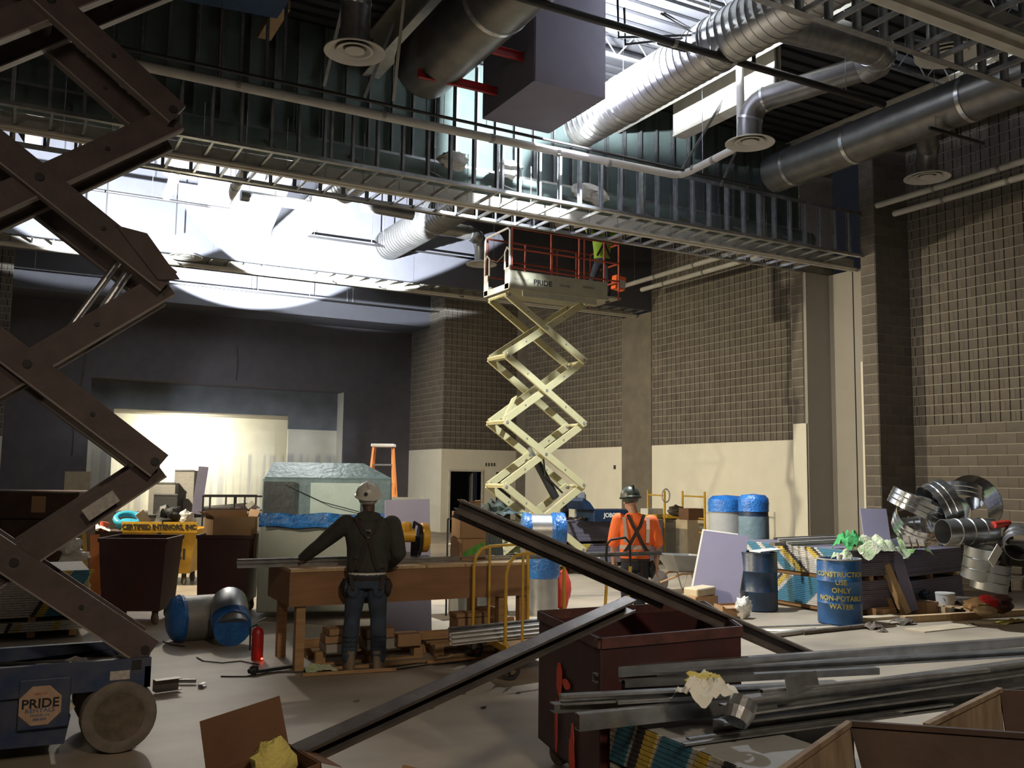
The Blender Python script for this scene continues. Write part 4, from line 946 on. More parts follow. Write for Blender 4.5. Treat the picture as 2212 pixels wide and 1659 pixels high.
feet(W3, [(-.12, 0), (.13, 0)], [.2, -.3], 'black'); hardhat(W3, hc, R3, 'helmet_white')
p = at(1336, 612, Y=gy+.2); t = thing('tool_bag', 'orange tool case hanging at the end of raised platform', 'bag', (p.x, p.y, p.z-.15))
MB().obox(p, (.13, 0, -.02), (0, .09, 0), (.02, 0, .15)).build('case_body', 'hivis_orange', t, bevel=.02)
MB().obox(p+Vector((.02, -.095, -.03)), (.09, 0, -.02), (0, .008, 0), (.012, 0, .08)).build('pocket', 'pipe_wrap', t)
MB().tube([p+Vector((-.08, 0, .15)), p+Vector((-.06, 0, .24)), p+Vector((.06, 0, .24)), p+Vector((.08, 0, .14))], .012, 6).build('handle', 'black', t)
# ================================================================== NEAR FIELD
def dep(P): return (CAMR.transposed() @ (Vector(P)-EYE)).z*-1
def px_depth(x, y, D):
    d = CAMR @ Vector((x-CX, -(y-CY), -FPX)); return EYE+d*(D/FPX)
# ---- maroon hopper, front right
zr = 1.0
NL, NR, BL, BR = at(1297, 1378, Z=zr), at(1600, 1352, Z=zr), at(1165, 1319, Z=zr), at(1520, 1298, Z=zr)
def hopper(name, label, cat, cs, z0, z1, m, taper=.75, th=.012, rim=.04, group=None, casters=True, inner=None, lips=True, rim_m=None):
    """open box from four rim corners (near-left, near-right, back-right, back-left)"""
    c = sum((Vector(q) for q in cs), Vector())/4
    t = thing(name, label, cat, (c.x, c.y, 0), group=group)
    top = [Vector((q[0], q[1], z1)) for q in cs]; bot = [Vector((c.x+(q[0]-c.x)*taper, c.y+(q[1]-c.y)*taper, z0)) for q in cs]
    for i, nm in enumerate(('front_panel', 'side_panel', 'rear_panel', 'side_panel')):
        j = (i+1) % 4; a, e, f, g = top[i], top[j], bot[j], bot[i]
        nrm = (e-a).cross(g-a).normalized(); mid = (a+e)/2-c; mid.z = 0
        if nrm.dot(mid) > 0: nrm = -nrm
        b = MB(); b.prism([a, e, f, g], nrm*th); o = b.build(nm, m, t)
        if lips:
            b = MB(); b.bar(a+Vector((0, 0, -rim/2)), e+Vector((0, 0, -rim/2)), .03, rim); b.build('rim', rim_m or m, t)
    b = MB(); b.prism(bot, (0, 0, th)); b.build('floor_plate', m, t)
    if casters:
        for q in bot:
            p = c.lerp(Vector((q.x, q.y, 0)), .8); p.z = 0
            MB().box(p.x-.035, p.x+.035, p.y-.035, p.y+.035, .12, z0).build('caster_fork', 'black', t)
            MB().lathe([(0, -.025), (.06, -.025), (.075, -.015), (.075, .015), (.06, .025), (0, .025)], (p.x, p.y, .075), 20, (1, .3, 0)).build('caster_wheel', 'rubber', t, smooth=True)
    return t
HA = hopper('tilt_truck', 'maroon steel hopper with orange sprayed mark under crossing steel beams', 'hopper', [NL, NR, BR, BL], .16, zr, 'maroon', taper=1.0, rim_m='maroon_worn', rim=.06)
# sprayed mark on its left end panel
u = (BL-NL).normalized(); nrm = Vector((u.y, -u.x, 0)); nrm = nrm if nrm.x < 0 else -nrm
for i, (px_, py_, ry_, rz_) in enumerate([(1213, 1466, .05, .11), (1228, 1478, .07, .03), (1206, 1570, .025, .16), (1240, 1640, .05, .20)]):
    # point on the end panel plane
    d = CAMR @ Vector((px_-CX, -(py_-CY), -FPX)); tt = (NL-EYE).dot(nrm)/d.dot(nrm); P = EYE+d*tt
    b = MB(); n_ = 14; b.prism([P+nrm*.016+u*(ry_*math.cos(2*PI*k/n_)*(1+.5*mnoise.noise(Vector((k*.9, i, 0)))))+Vector((0, 0, rz_*math.sin(2*PI*k/n_)*(1+.5*mnoise.noise(Vector((k*.7, i, 5)))))) for k in range(n_)], -nrm*.003); b.build('spray_mark', 'spray_orange', HA)
# ---- two long dark steel beams
def beam(label, p, q, w, h, up, m='galv_dark', flip=1):
    t = thing('steel_beam', label, 'beam', p)
    MB().chan(p, q, w, h, up=up, t=.006, lip=.015, flip=flip).build('channel', m, t)
    return t
defm('beam_dark', (.20, .175, .16), .38, .6, var=.4, scale=7, bump=.1)
p1_, q1_ = px_depth(992, 1092, 6.7), px_depth(1775, 1432, 5.95)
beam('long dark steel channel sloping down right over the maroon hopper', p1_, q1_, .06, .10, (0, 0, 1), 'beam_dark')
t_ = thing('steel_beam', 'shorter inner channel nested in the upper left end of the sloping beam', 'beam', p1_)
v = (q1_-p1_).normalized(); MB().chan(p1_-v*.02+Vector((.01, .06, -.055)), p1_+v*1.6+Vector((.01, .06, -.06)), .05, .065, t=.006).build('channel', 'beam_dark', t_)
p2_, q2_ = px_depth(628, 1628, 3.75), px_depth(1352, 1300, 5.3)
beam('long dark steel channel rising from the cardboard box to the hopper', p2_, q2_, .07, .075, (0, -.25, 1), 'beam_dark', flip=1)
# ---- bundles of light steel studs lying across at lower right
def stud(pl, pr, z, w, h, label, m='galv', ext=1.35, flip=1, up=(0, 0, 1), zr_=None):
    a = at(*pl, Z=z); e = at(*pr, Z=z if zr_ is None else zr_); e = a+(e-a)*ext
    t = MB().chan(a, e, w, h, up=up, t=.004, lip=.012, flip=flip).build('steel_stud', m)
    return tag(t, label, 'stud', 'steel studs lying across at lower right')
SL = [((1335, 1452), (2212, 1388), .80, .05, .06, 'rearmost light stud, its near end right of the hopper mark', 'galv'),
      ((1280, 1462), (2212, 1407), .77, .05, .05, 'second stud from the back, dark near end by the hopper', 'galv'),
      ((1350, 1478), (1900, 1450), .74, .05, .04, 'thin stud just behind the yellow glove', 'galv_dark'),
      ((1208, 1508), (1800, 1478), .74, .06, .05, 'stud poking furthest left, above the drywall label stack', 'galv'),
      ((1198, 1532), (1560, 1505), .69, .07, .045, 'short stud with open square end at the far left of the pile', 'galv_dark'),
      ((1330, 1515), (1760, 1490), .72, .03, .02, 'narrow bright strip lying between studs below the glove', 'galv'),
      ((1252, 1562), (1640, 1520), .66, .05, .085, 'shiny deep stud lying lowest at the left of the pile', 'galv'),
      ((1600, 1520), (2190, 1440), .74, .07, .085, 'wide dull channel right of the paper wad', 'galv'),
      ((1575, 1545), (2212, 1458), .68, .08, .085, 'dull nested channel in the middle of the pile', 'galv_dark'),
      ((1540, 1572), (2212, 1487), .62, .09, .085, 'frontmost dull channel, curled scrap at its end', 'galv_dark'),
      ((1490, 1598), (2060, 1522), .60, .03, .012, 'thin flat strip along the front of the pile', 'galv'),
      ((1640, 1492), (2130, 1446), .80, .03, .02, 'narrow bright edge strip on top of the wide channel', 'galv'),
      ((1480, 1610), (1960, 1545), .59, .03, .010, 'thin dark strip below the front of the pile', 'galv_dark')]
for i, (pl, pr, z, w_, h_, lb, m) in enumerate(SL): stud(pl, pr, z, w_, h_, lb, m, ext=1.5 if pr[0] > 2150 else 1.0, flip=1 if i % 2 else -1)
# bearer timbers under the pile, out of sight mostly
a = at(1620, 1640, Z=.30)
for i, (px_, py_) in enumerate([(1560, 1640), (1700, 1610)]):
    a = at(px_, py_, Z=.25); tag(MB().box(a.x-.1, a.x+.6, a.y, a.y+.12, .0, .50).build('support_block', 'black'), ['left black block under the stud pile', 'right black block under the stud pile'][i], 'block')
# paper wad and yellow glove on top
g = at(1528, 1500, Z=.80); tag(MB().cloth(g+Vector((0, 0, -.03)), .14, .12, .13, 3, 16, 16).build('paper_wad', 'paper', smooth=True), 'crumpled white paper wad on the steel studs', 'paper')
g = at(1510, 1470, Z=.86); t = thing('work_glove', 'balled yellow work glove on top of paper wad', 'glove', g)
MB().blob(g, (.085, .06, .04), 11, .5, 12, 16).build('glove_palm', 'paper_yellow', t, smooth=True)
for k in range(4): MB().tube([g+Vector((.03+.0*k, -.04+k*.025, .01)), g+Vector((.09, -.05+k*.03, .02)), g+Vector((.12, -.05+k*.035, -.01))], [.014, .013, .010], 8).build('glove_finger', 'paper_yellow', t, smooth=True)
g = at(1590, 1560, Z=.70); tag(MB().lathe([(.06, 0), (.075, .06), (.07, .12)], g, 16, (.6, .2, .7)).build('metal_scrap', 'galv'), 'curled shiny sheet scrap at the end of front channel', 'scrap')
g = at(1735, 1478, Z=.82); b = MB(); b.prism([g+Vector((-.16, -.05, -.04)), g+Vector((.12, .0, -.02)), g+Vector((.15, .05, .05)), g+Vector((-.1, .03, .03))], (0, .004, -.004)); tag(b.build('metal_scrap', 'galv'), 'bent grey sheet offcut lying between the studs', 'scrap')
# ---- layered board stacks
def gyp(label, P0, ang, L, Wd, bundles, m, bands=(), side_bands=(), name='board_stack', t_=.027, jit=.008):
    """bundles of boards; local x along length, local y depth; the y=0 and x=0 ends show"""
    t = thing(name, label, 'board stack', P0, rz=ang, local=True)
    for bi, (z0, n) in enumerate(bundles):
        n = (n+1)//2
        b = MB()
        for k in range(n):
            j = random.uniform(-jit, jit); j2 = random.uniform(-jit, jit)
            b.box(j, L+j, j2, Wd+j2, z0+k*t_, z0+(k+1)*t_-.004)
        o = b.build('board_layers', m, t); o['kind'] = 'stuff'
        for (s0, s1, bm_, sl, sel) in bands:
            if sel is not None and sel != bi: continue
            b = MB()
            for k in range(n): b.box(max(s0+2*sl*k, 0), min(s1+2*sl*k, L), -.012, .0, z0+k*t_+.001, z0+(k+1)*t_-.0030)
            b.build('end_tape', bm_, t)
        for (s0, s1, bm_, sl, sel) in side_bands:
            if sel is not None and sel != bi: continue
            b = MB()
            for k in range(n): b.box(-.010 if s1-s0 > 2 else -.014, .0, max(s0+2*sl*k, 0), min(s1+2*sl*k, Wd), z0+k*t_+.001, z0+(k+1)*t_-.0030)
            b.build('end_tape', bm_, t)
        if bi == 0 or True:
            for f in (.12, .5, .88): MB().box(L*f-.04, L*f+.04, .01, Wd-.01, max(z0-.07, 0), z0-.001).build('spacer_block', 'lumber', t)
    return t
c0 = at(1390, 1579, Z=.56)
gyp('stack of wallboard with blue and yellow end tape at bottom centre', (c0.x, c0.y-2.4, 0), 0, .6, 2.7, [(.08, 17), (.335, 17)], 'grey_board', [], [(0, 2.7, 'label_white', 0, None), (1.80, 1.88, 'label_black', -.008, None), (2.46, 2.53, 'label_black', -.006, None), (2.36, 2.46, 'label_yellow', -.006, None), (1.98, 2.06, 'label_yellow', -.008, None), (2.10, 2.34, 'label_blue', -.007, None), (1.50, 1.78, 'label_blue', -.008, None), (2.56, 2.7, 'label_blue', -.006, None)])
# ---- rusty bin at the bottom right corner
q1, q2, q3 = at(1640, 1700, Z=.98), at(1835, 1562, Z=.98), at(2330, 1597, Z=.98)
q4 = at(2160, 1490, Z=.98); q0 = at(2000, 1568, Z=.98)
t = thing('tilt_truck', 'rusty open steel bin with tan worn walls at bottom right corner', 'hopper', (q2.x+.4, q2.y-.3, 0))
def wall_(a, b_, th, m, nm, z0=.12, tap=(0, 0)):
    d = (Vector(b_)-Vector(a)); n = Vector((-d.y, d.x, 0)).normalized()*th
    MB().prism([a, b_, Vector((b_[0]+tap[0], b_[1]+tap[1], z0)), Vector((a[0]+tap[0], a[1]+tap[1], z0))], n).build(nm, m, t)
wall_(q1, q2, .012, 'bin_tan', 'side_panel', tap=(.16, .0)); wall_(q2, q3, .012, 'rust_brown', 'rear_panel', tap=(.05, -.25))
MB().bar(q1, q2, .022, .02).build('rim', 'bin_tan', t); MB().bar(q2, q3, .022, .02).build('rim', 'rust_brown', t)
t = thing('tilt_truck', 'second rusty bin behind the corner bin, pale scraped inner wall', 'hopper', (q4.x, q4.y-.1, 0))
q5 = at(2420, 1500, Z=.98)
wall_(q0, q4, .012, 'bin_tan', 'side_panel', tap=(.08, .0)); wall_(q4, q5, .012, 'rust_brown', 'rear_panel', tap=(0, -.1)); MB().bar(q0, q4, .022, .02).build('rim', 'bin_tan', t)
# ---- cardboard boxes at the bottom edge
def carton(label, P, ang, w, d, h, m='cardboard', flaps=(), open_=False, cat='box', tape=False, group=None, tilt=None):
    """carton with four walls and separate flaps; local origin bottom centre"""
    t = thing('cardboard_box', label, cat, P, rz=ang, group=group, local=True)
    if tilt: t.rotation_euler = (tilt[0], tilt[1], ang)
    b = MB(); th = .006
    b.box(-w/2, w/2, -d/2, -d/2+th, 0, h); b.box(-w/2, w/2, d/2-th, d/2, 0, h); b.box(-w/2, -w/2+th, -d/2, d/2, 0, h); b.box(w/2-th, w/2, -d/2, d/2, 0, h); b.box(-w/2, w/2, -d/2, d/2, 0, th)
    b.build('carton_body', m, t)
    if not open_:
        MB().box(-w/2, w/2, -d/2, -.002, h, h+.004).build('flap', m, t); MB().box(-w/2, w/2, .002, d/2, h, h+.004).build('flap', m, t)
        if tape: MB().box(-w/2-.002, w/2+.002, -.03, .03, h+.004, h+.006).build('tape', 'plywood_pale', t)
    for (s, a, L) in flaps:
        q = {'n': ((-w/2, -d/2), (w/2, -d/2), (0, -1)), 's': ((-w/2, d/2), (w/2, d/2), (0, 1)), 'e': ((w/2, -d/2), (w/2, d/2), (1, 0)), 'o': ((-w/2, -d/2), (-w/2, d/2), (-1, 0))}[s]
        (x0, y0), (x1, y1), (nx, ny) = q; ox_, oy_, oz_ = nx*math.cos(a)*L, ny*math.cos(a)*L, math.sin(a)*L
        MB().prism([(x0, y0, h), (x1, y1, h), (x1*.97+ox_, y1*.97+oy_, h+oz_), (x0*.97+ox_, y0*.97+oy_, h+oz_)], (0, 0, .004) if abs(math.sin(a)) < .8 else (nx*.004, ny*.004, 0)).build('flap', m, t)
    return t
P = px_depth(600, 1705, 3.6); 
tc_ = carton('brown open cardboard box with raised flap at the bottom edge', (P.x, P.y, .42), .15, .34, .30, .36, 'cardboard_dark', [('s', 1.45, .20), ('o', -.2, .12), ('e', -.5, .1)], True, tilt=(.0, -.17))
tag(MB().box(P.x-.6, P.x+.75, P.y-.45, P.y+.3, .0, .42).build('wooden_crate', 'lumber', bevel=.01), 'low wooden crate under the cardboard boxes at the bottom edge', 'crate')
tag(MB().blob((P.x-.02, P.y+.0, .78), (.08, .07, .10), 4, .3).build('rag', 'paper_yellow', smooth=True), 'pale yellow rag bundle inside the open brown box', 'rag')
P = px_depth(865, 1710, 3.6); carton('torn cardboard box corner poking up at bottom edge, right one', (P.x, P.y, .42), .5, .16, .16, .25, 'cardboard', [('e', 1.2, .08)], True)
P = px_depth(405, 1700, 3.5); carton('torn cardboard box corner poking up at bottom edge, left one', (P.x, P.y, .42), .8, .10, .10, .25, 'cardboard_dark', [], True)
# ---- long timber workbench
PL, PR = at(645, 1452, Z=0), at(1085, 1378, Z=0)
ang = -.035
zb = .985
BE = thing('workbench', 'long timber workbench with deep plywood apron behind the hoodie worker', 'workbench', (PL.x-.12, PL.y+.0, 0), rz=ang)
BL_ = 2.64; BW = .95
MB().box(0, BL_, 0, .04, zb-.36, zb-.03).build('apron', 'ply', BE); MB().box(0, BL_, BW-.04, BW, zb-.36, zb-.03).build('apron', 'ply', BE)
MB().box(0, .04, 0.04, BW-.04, zb-.36, zb-.03).build('apron', 'ply', BE)
xs = [0, .85, 1.42, 1.86, BL_]
for i in range(4): MB().box(xs[i]+.006, xs[i+1]-.006, -.01, BW, zb-.03, zb-.002*(i % 2)).build('top_board', 'lumber_pale', BE)
for x in (.09, BL_-.35, BL_-.10):
    for y in (.05, BW-.14): MB().box(x, x+.09, y, y+.09, 0, zb-.03).build('leg', 'lumber', BE)
MB().box(.18, BL_-.4, .40, .44, .15, .24).build('stretcher', 'lumber', BE)
def onbench(x, y, z=0): c, s = math.cos(ang), math.sin(ang); o = BE.location; return Vector((o.x+x*c-y*s, o.y+x*s+y*c, zb+z))
# studs lying on the bench
for i, (x0, x1, y, h, z, lb) in enumerate([(-.45, 4.62, .30, .05, 0, 'long pale stud along the bench, reaching far past its right end'), (-.42, 2.4, .48, .04, 0, 'stud along the bench behind the front long stud'), (-.40, 1.6, .60, .035, 0, 'shorter stud towards the rear of the bench, left half'), (-.30, 1.5, .72, .03, 0, 'rearmost thin stud on the left half of bench'), (-.45, 1.2, .38, .035, .05, 'dark stud stacked on the front stud left of the worker'), (-.2, 4.45, .385, .03, .0, 'second long stud beside the frontmost one')]):
    a, e = onbench(x0, y, z+h/2+.001), onbench(x1, y, z+h/2+.001)
    if i == 4: z = 0; a, e = onbench(x0, .30, .07), onbench(x1, .30, .07)
    tag(MB().chan(a, e, .035, h, t=.003, lip=.008).build('steel_stud', 'galv'), lb, 'stud', 'steel studs on the timber bench')
# chop saw on the bench
P = onbench(1.50, .56)
CS = thing('chop_saw', 'yellow and black chop saw on the bench beside the hoodie worker', 'saw', P, rz=ang-.3)
MB().box(-.17, .17, -.20, .20, 0, .04).build('base', 'black', CS, bevel=.01)
MB().lathe([(0, 0), (.15, 0), (.16, .01), (.16, .07), (.15, .08), (0, .08)], (.06, -.02, .25), 28, (1, .15, 0)).build('blade_guard', 'yellow_tool', CS, smooth=True)
MB().lathe([(0, 0), (.17, 0), (.17, .004), (0, .004)], (.045, -.02, .22), 28, (1, .15, 0)).build('cutting_wheel', 'black', CS)
MB().cyl((-.16, 0, .27), (.0, 0, .27), .075, 18).build('motor', 'yellow_tool', CS, smooth=True); MB().box(-.15, -.04, -.06, .06, .30, .42).build('motor_housing', 'yellow_tool', CS, bevel=.03)
MB().box(-.17, -.155, -.05, .05, .22, .25).build('label_plate', 'paper', CS)
MB().tube([(-.02, -.05, .36), (-.02, -.16, .42), (.05, -.22, .38), (.05, -.16, .30)], .018, 8).build('handle', 'black', CS, smooth=True)
MB().bar((0, .14, .03), (0, .02, .25), .08, .05).build('arm', 'black', CS)
MB().box(-.12, -.06, -.15, -.05, .04, .10).build('fence', 'grey_metal', CS)
# boxes at the right end of the bench
P = onbench(2.08, .42); carton('cardboard box with green sprayed mark, lower box on the bench', P, ang+.05, .30, .28, .235, 'cardboard')
tg = thing  # green spray on the lower box
lowbox = bpy.data.objects['cardboard_box.003'] if 'cardboard_box.003' in bpy.data.objects else None
if lowbox:
    MB().prism([(-.14, -.142, .09), (.0, -.142, .16), (.13, -.142, .21), (.13, -.142, .12), (.02, -.142, .08), (-.12, -.142, .05)], (0, -.002, 0)).build('spray_mark', mat('spray_green', (.12, .42, .06), .8, var=.4, scale=14), lowbox)
P = onbench(2.09, .43, .242); carton('plain cardboard box stacked on the green marked box', P, ang-.04, .31, .28, .29, 'cardboard', tape=True)
P = onbench(2.12, .48, .540); carton('small open cardboard box on top of the box stack', P, ang+.3, .17, .14, .09, 'cardboard', [('e', .3, .07), ('o', .6, .06), ('n', .4, .05)], True)
# under the bench: pallets, tile boxes and timber offcuts
def pallet(label, P, ang_, w, d, h=.13, m='lumber'):
    t = thing('pallet', label, 'pallet', P, rz=ang_, local=True)
    for k in range(6): MB().box(0, w, k*d/6, k*d/6+d/9, h-.02, h).build('deck_board', m, t)
    for k in range(3):
        y = k*(d-.06)/2
        for x in (0, w/2-.05, w-.10): MB().box(x, x+.10, y, y+.06, .018, h-.02).build('block', m, t)
        MB().box(0, w, y, y+.06, 0, .018).build('bottom_board', m, t)
    return t
c = onbench(.35, .25); c.z = 0; pallet('low wooden pallet under the left half of the bench', c, ang, 1.15, .8)
c = onbench(1.60, .15); c.z = 0; pallet('low wooden pallet under the right half of the bench', c, ang, .95, .75)
k = 0
UB = [(.42, .25, .13, .33, .24, .08), (.42, .26, .22, .34, .24, .07), (.44, .24, .30, .32, .22, .06), (.84, .25, .13, .30, .24, .10), (.84, .27, .24, .31, .22, .09), (1.2, .3, .13, .26, .22, .12), (1.85, .3, .13, .40, .24, .12), (1.87, .3, .26, .37, .24, .12), (1.86, .3, .39, .33, .22, .04), (2.28, .28, .13, .26, .24, .12), (2.27, .29, .26, .27, .24, .10), (2.24, .56, .13, .24, .22, .30)]
adj = ['bottom', 'second', 'third', 'lower middle', 'upper middle', 'lone middle', 'bottom right-hand', 'second right-hand', 'flat topmost right-hand', 'bottom rightmost', 'upper rightmost', 'tall rear right']
for (x, y, z, w_, d_, h_), lb in zip(UB, adj):
    c = onbench(x+w_/2, y); c.z = z+.002; carton('%s dusty carton stacked under the bench' % lb, c, ang+random.uniform(-.06, .06), w_, d_, h_, 'cardboard' if k % 3 else 'pvc', group='cartons stored under the bench'); k += 1
for i, (x, y, L, z) in enumerate([(.3, -.05, 1.5, .0), (1.4, -.12, 1.3, 0), (.1, -.22, .9, 0)]):
    a = onbench(x, y); a.z = .02; e = onbench(x+L, y-.05*i); e.z = .02; tag(MB().bar(a, e, .03, .03).build('timber_offcut', 'lumber'), ['thin timber offcut on floor under the bench front', 'timber offcut on floor right of the worker boots', 'dark strip on floor left of the worker boots'][i], 'timber')
c = onbench(.32, -.02); c.z = 0; tag(MB().cloth(c, .14, .10, .07, 8).build('rag', 'green_pale', smooth=True), 'pale yellowish rag on the floor by the bench leg', 'rag')
c = onbench(1.75, .02); c.z = 0; tag(MB().cloth(c, .2, .10, .06, 13).build('rag', 'lumber_pale', smooth=True), 'pale crumpled cloth on floor right of worker boots', 'rag')
for i, (x0, x1, y) in enumerate([(.2, 2.6, -.12), (.5, 2.9, -.22), (-.6, .8, .02)]):
    pts = []
    for k in range(14): q = onbench(x0+(x1-x0)*k/13, y+.05*math.sin(k*1.3+i)); q.z = .008; pts.append(q)
    tag(MB().tube(pts, .007, 5).build('cable', 'black'), ['black cable on the floor behind the worker boots', 'black cable on the floor in front of the worker boots', 'black cable on floor left of the bench leg'][i], 'cable')
# fire extinguisher by the bench
c = at(555, 1425, Z=0); t = thing('fire_extinguisher', 'small red fire extinguisher standing left of the bench', 'extinguisher', c)
MB().lathe([(0, 0), (.055, 0), (.06, .01), (.06, .27), (.05, .31), (.022, .335), (0, .34)], c, 20).build('cylinder', 'red_paint', t, smooth=True)
MB().cyl(c+Vector((0, 0, .33)), c+Vector((0, 0, .37)), .02, 12).build('valve', 'silver', t); MB().bar(c+Vector((-.01, 0, .38)), c+Vector((.08, 0, .42)), .02, .01).build('handle', 'black', t)
MB().tube([c+Vector((0, 0, .36)), c+Vector((-.08, 0, .33)), c+Vector((-.075, 0, .1))], .01, 6).build('hose', 'black', t, smooth=True)
tag(MB().blob(at(563, 1421, Z=.03)+Vector((0, -.05, 0)), (.012, .012, .01), 0, 0, 6, 8).build('indicator_lamp', 'lamp_red', smooth=True), 'tiny glowing red light on floor beside the extinguisher', 'light')
# ---- yellow stock cart
A0, A1 = px_depth(1094, 1362, 8.9), px_depth(1233, 1320, 8.6)
d0_ = at(1100, 1466, Z=0); d1_ = at(1140, 1469, Z=0)
SC = thing('stock_cart', 'yellow tube framed stock cart with black casters beside the bench', 'cart', (d1_.x, d1_.y, 0))
g0 = Vector((d1_.x-.22, d1_.y-.02, .30)); ux = Vector((.93, .12, 0)).normalized(); uy = Vector((.15, 1, 0)).normalized()
c4 = [g0, g0+ux*.72, g0+ux*.72+uy*1.25, g0+uy*1.25]
for i in range(4): MB().bar(c4[i], c4[(i+1) % 4], .05, .06).build('deck_rail', 'yellow_paint', SC)
MB().prism([c+Vector((0, 0, .02)) for c in c4], (0, 0, .012)).build('deck_plate', 'lumber', SC)
for k in (0, 1):
    o_ = g0+uy*(.10+k*1.0); P_ = [o_+Vector((0, 0, .02)), o_+Vector((0, 0, .68)), o_+ux*.03+Vector((0, 0, .78)), o_+ux*.10+Vector((0, 0, .85)), o_+ux*.2+Vector((0, 0, .87)), o_+ux*.55+Vector((0, 0, .88)), o_+ux*.66+Vector((0, 0, .86)), o_+ux*.71+Vector((0, 0, .78)), o_+ux*.72+Vector((0, 0, .02))]
    MB().tube(P_, .017, 10).build('push_hoop', 'yellow_paint', SC, smooth=True)
    MB().tube([o_+ux*.2+Vector((0, 0, .02)), o_+ux*.2+Vector((0, 0, .86))], .014, 8).build('upright', 'yellow_paint', SC, smooth=True)
for c in c4:
    q = Vector((c.x, c.y, 0)).lerp(Vector(((c4[0].x+c4[2].x)/2, (c4[0].y+c4[2].y)/2, 0)), .12)
    MB().bar(q+Vector((0, 0, .10)), q+Vector((0, 0, .28)), .05, .03, up=(0, 1, 0)).build('caster_fork', 'galv_dark', SC)
    w_ = MB().lathe([(.07, -.02), (.098, -.02), (.104, 0), (.098, .02), (.07, .02)], q+Vector((0, 0, .104)), 24, (.5, 1, 0), closed=True).build('caster_wheel', 'black', SC, smooth=True)
    for a in range(4): MB().bar(q+Vector((0, 0, .104)), q+Vector((math.cos(a*PI/2)*.078, -.4*math.cos(a*PI/2)*.078, .104+math.sin(a*PI/2)*.078)), .02, .015).build('spoke', 'black', w_)
for i in range(6):
    a = g0-ux*(.55-.03*i)+uy*(.30+.10*i)+Vector((0, 0, .035+.022*(i % 3)+.023)); e = a+ux*(2.2+.05*i)
    tag(MB().chan(a, e, .05, .03, t=.003).build('steel_track', 'white_metal' if i < 3 else 'galv'), 'light steel track on the yellow cart, %s from the front' % ['first', 'second', 'third', 'fourth', 'fifth', 'sixth'][i], 'track', 'steel tracks on the yellow cart')
# black cart handle in front of the hi-vis worker
c = px_depth(1335, 1185, 10.4); t = thing('hand_cart', 'black handled hand cart beside the orange shirted worker', 'cart', (c.x, c.y, 0))
MB().tube([c+Vector((-.14, 0, -.22)), c+Vector((-.16, 0, -.1)), c+Vector((-.15, 0, .05)), c+Vector((-.10, 0, .10)), c+Vector((.10, 0, .12)), c+Vector((.16, 0, .06)), c+Vector((.17, 0, -.2))], .014, 8).build('handle', 'black', t, smooth=True)
MB().bar(c+Vector((-.14, 0, -.2)), c+Vector((-.14, .1, -1.17)), .025, .025, up=(0, 1, 0)).build('upright', 'yellow_paint', t); MB().bar(c+Vector((.17, 0, -.2)), c+Vector((.17, .1, -1.17)), .025, .025, up=(0, 1, 0)).build('upright', 'yellow_paint', t)
MB().box(c.x-.18, c.x+.2, c.y, c.y+.35, .02, .05).build('toe_plate', 'black', t)
# ================================================================== MIDDLE DISTANCE
def fl(x, y): return at(x, y, Z=0)
def scale_at(P): return FPX/dep(P)
# ---- carts and chests on the left
def cart4(px0, px1, pyf, dpt, rot=0):
    """rim corners from the pixel span of the front edge at floor line pyf"""
    a, b_ = fl(px0, pyf), fl(px1, pyf); u = (b_-a); L = u.length; u.normalize(); n = Vector((-u.y, u.x, 0))
    return [a, a+u*L, a+u*L+n*dpt, a+n*dpt]
HB = hopper('tilt_truck', 'dark maroon cart with rubber casters left of the wrapped ducts', 'hopper', cart4(203, 350, 1352, .8), .17, 1.08, 'maroon', taper=.86, rim=.05)
HC = hopper('tilt_truck', 'dark maroon cart holding a torn cardboard box', 'hopper', cart4(418, 534, 1332, .8), .17, 1.08, 'maroon', taper=.92, rim=.05)
c4_ = cart4(257, 420, 1266, 1.0)
HY = hopper('dump_cart', 'yellow cart with black company lettering behind the maroon carts', 'cart', c4_, .2, .95, 'yellow_paint', taper=.8, rim=.05)
u = (c4_[1]-c4_[0]).normalized(); n_ = Vector((u.y, -u.x, 0)); az = math.atan2(u.y, u.x)
bd = MB(); cc = (c4_[0]+c4_[1])/2+Vector((0, 0, .99)); bd.obox(cc, u*.62, n_*.015, Vector((0, 0, .085))); bdo = bd.build('name_board', 'yellow_paint', HY)
lettering('CERTIFIED INTERIORS, INC.', .115, 'black', HY, cc+n_*.018-OFF[HY.name], (PI/2, 0, az), .002, bold=.003, sx=.88)
lettering('CI', .26, 'black', HY, (c4_[0].lerp(c4_[1], .76))+n_*.012+Vector((0, 0, .52))-OFF[HY.name]-n_*.04, (PI/2, 0, az), .003, bold=.006)
MB().bar(c4_[0].lerp(c4_[1], .52)+Vector((0, 0, .25))+n_*.0, c4_[0].lerp(c4_[1], .50)+Vector((0, 0, .9))+n_*.01, .05, .03, up=(0, 1, 0)).build('corner_post', 'black', HY)
